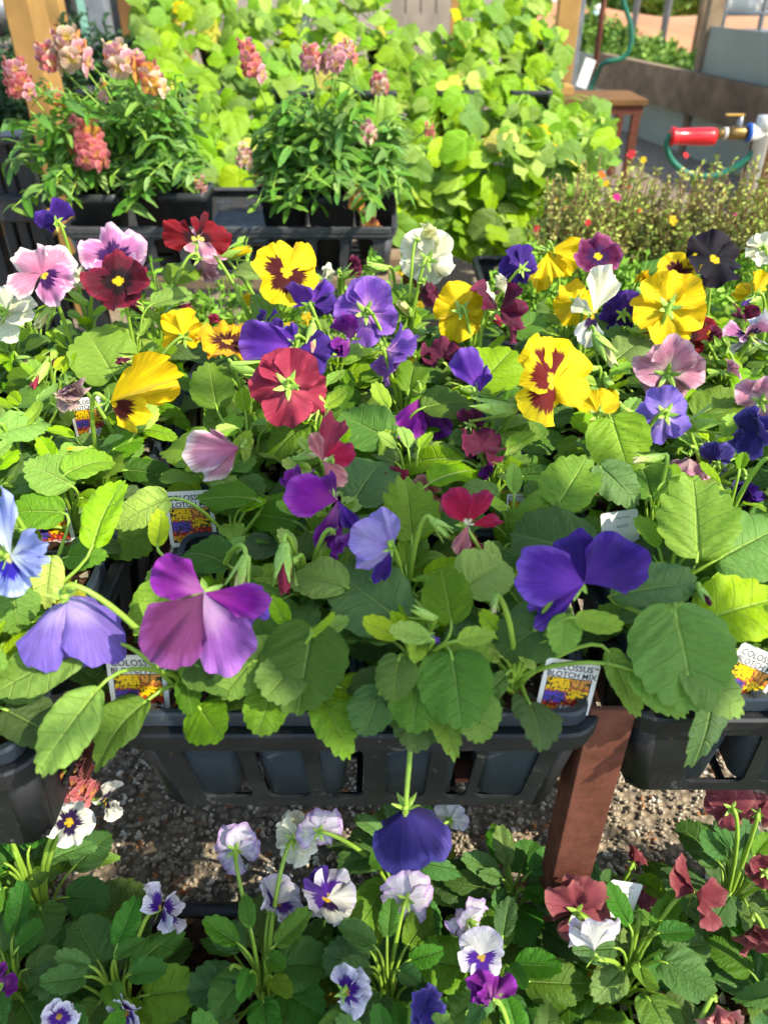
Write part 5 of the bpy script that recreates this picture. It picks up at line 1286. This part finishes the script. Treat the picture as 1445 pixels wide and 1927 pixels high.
rk = empty('pipe_rack', aty(1400, 40, 6.0), 'grey metal pipe rack outside above the right panel', 'rack')
a = aty(1355, 60, 6.0); 
for x in (a.x, a.x + .25, a.x + .5): MB().tube([Vector((x, 6.0, -.01)), Vector((x, 6.0, 1.1))], .016, 8).build('upright', STEELG, rk, True)
for z in (.35, .45, .62): MB().tube([Vector((a.x - .05, 6.0, z)), Vector((a.x + .8, 6.0, z))], .014, 8).build('bar', STEELG, rk, True)
cl = MB(); vs = [];
for j in range(7):
    for i in range(15): vs.append((a.x + .02 + i * .04, 6.06 + .03 * math.sin(i * 1.1 + j * .3), .44 + j * .09))
cl.add(vs, [(j*15+i, j*15+i+1, (j+1)*15+i+1, (j+1)*15+i) for j in range(6) for i in range(14)]); o = cl.build('white_cloth', WHITEB, None, True, label='white cloth hanging behind the pipe rack', cat='cloth'); s = o.modifiers.new('thick', 'SOLIDIFY'); s.thickness = .004
jg = empty('water_jug', aty(1110, 75, 9.0), 'pale teal and white jug standing outside by the pole', 'jug'); c = aty(1112, 62, 9.0)
MB().lathe([(.0, 0), (.10, 0), (.11, .04), (.11, .24), (.05, .32), (.05, .36), (.0, .36)], 14, Matrix.Translation((c.x, 9.0, 0))).build('bottle', plain('teal_plastic', '#a8cccc', .3, .5, bump=0), jg, True); MB().lathe([(.0, .361), (.055, .361), (.055, .41), (0, .41)], 12, Matrix.Translation((c.x, 9.0, 0))).build('cap', WHITEB, jg, True)
# left distance: parked van, teal shed, brick edging
TEAL = plain('teal_paint', '#7fae98', .5, .35, var=.08, scale=3, bump=0); DGL = plain('dark_window', '#20262c', .12, .5, bump=0)
vn = empty('parked_van', Vector((-6.2, 11.5, 0)), 'white van parked far off at the top left', 'van')
mb = MB(); prof = [(0, .25), (0, .8), (.5, 1.0), (1.1, 1.75), (4.4, 1.8), (4.5, .25)]
vs = [(-8.2 + x, 11.2, z) for x, z in prof] + [(-8.2 + x, 13.0, z) for x, z in prof]; n = len(prof)
mb.add(vs, [tuple(range(n)), tuple(range(2*n-1, n-1, -1))] + [(k, n+k, n+(k+1) % n, (k+1) % n) for k in range(n)]); mb.build('body', WHITEB, vn, bevel=.05)
for (x0_, x1_) in ((-7.0, -6.2), (-6.1, -5.2), (-5.1, -4.1)): MB().box(x0_, x1_, 11.185, 11.199, 1.0, 1.55).build('window', DGL, vn)
for x in (-7.3, -4.7):
    Mw = Matrix.Translation((x, 11.16, .33)) @ Matrix.Rotation(R(-90), 4, 'X')
    w = MB().lathe([(.2, 0), (.33, .02), (.33, .2), (.2, .22)], 20, Mw).build('wheel', BLACK, vn, True); MB().lathe([(.0, -.012), (.19, -.012), (.19, -.002)], 16, Mw).build('rim', STEELG, w, True)
ts = empty('teal_shed', Vector((-3.6, 9, 0)), 'teal shed wall with cream door frame between the left posts', 'shed')
x0 = aty(128, 30, 9).x; MB().box(x0, x0 + .32, 9, 9.5, -.01, 1.6).build('wall', TEAL, ts); MB().box(x0 + .33, x0 + .42, 8.98, 9.5, -.01, 1.6).build('door_frame', plain('cream_paint', '#d8cfae', .6, .3, bump=0), ts); MB().box(x0 + .43, x0 + 1.0, 9.02, 9.5, -.01, 1.6).build('door', DGL, ts)
bk = empty('brick_edging', Vector((-3.6, 7.4, 0)), 'low red brick edging behind the posts at top left', 'edging')
BRK = plain('brick_red_clay', '#9c5038', .85, .2, var=.25, scale=8, bump=.2); bm = MB().box(0, .215, 0, .1, 0, .065).mesh('brick')
for j in range(2):
    for i in range(12): put('brick', bm, bk, Matrix.Translation((-4.4 + i * .225 + .11 * (j % 2), 7.4, j * .072)), BRK)

# ------------------------------------------------------------------ unseen hanging baskets added out of frame to shade the front of the trays
for i, (x, y, z, rx) in enumerate(((.95, -.21, 1.50, .10), (1.10, -.58, 1.56, .13))):
    c = Vector((x, y, z)); pl, tips = tuft('added_shade_basket', f'unseen basket of green plants added to shade the trays, {["nearer", "farther"][i]} one in the aisle', 'hanging basket', 'added shade baskets', c, rx, rx, .16, 140, 26, .035, (FERN, FERN), 300 + i, lw=.4)
    MB().lathe([(.0, -.12), (.07, -.12), (.11, 0), (.115, 0), (.10, -.02), (.0, -.02)], 18, Matrix.Translation(c)).build('basket', BLACK, pl, True)
    MB().tube([c, c + UP * .40], .002, 5).build('hanger', STEELG, pl)
    hk = [Vector((x + .3, y, -.01)), Vector((x + .3, y, 1.0)), Vector((x + .3, y, z + .38)), Vector((x + .25, y, z + .44)), Vector((x + .1, y, z + .45)), Vector((x, y, z + .405))]
    MB().tube(hk, .006, 8).build('added_basket_hook', STEELG, None, True, label=f'unseen steel hook added to carry the {["nearer", "farther"][i]} shade basket', cat='hook', group='added basket hooks')
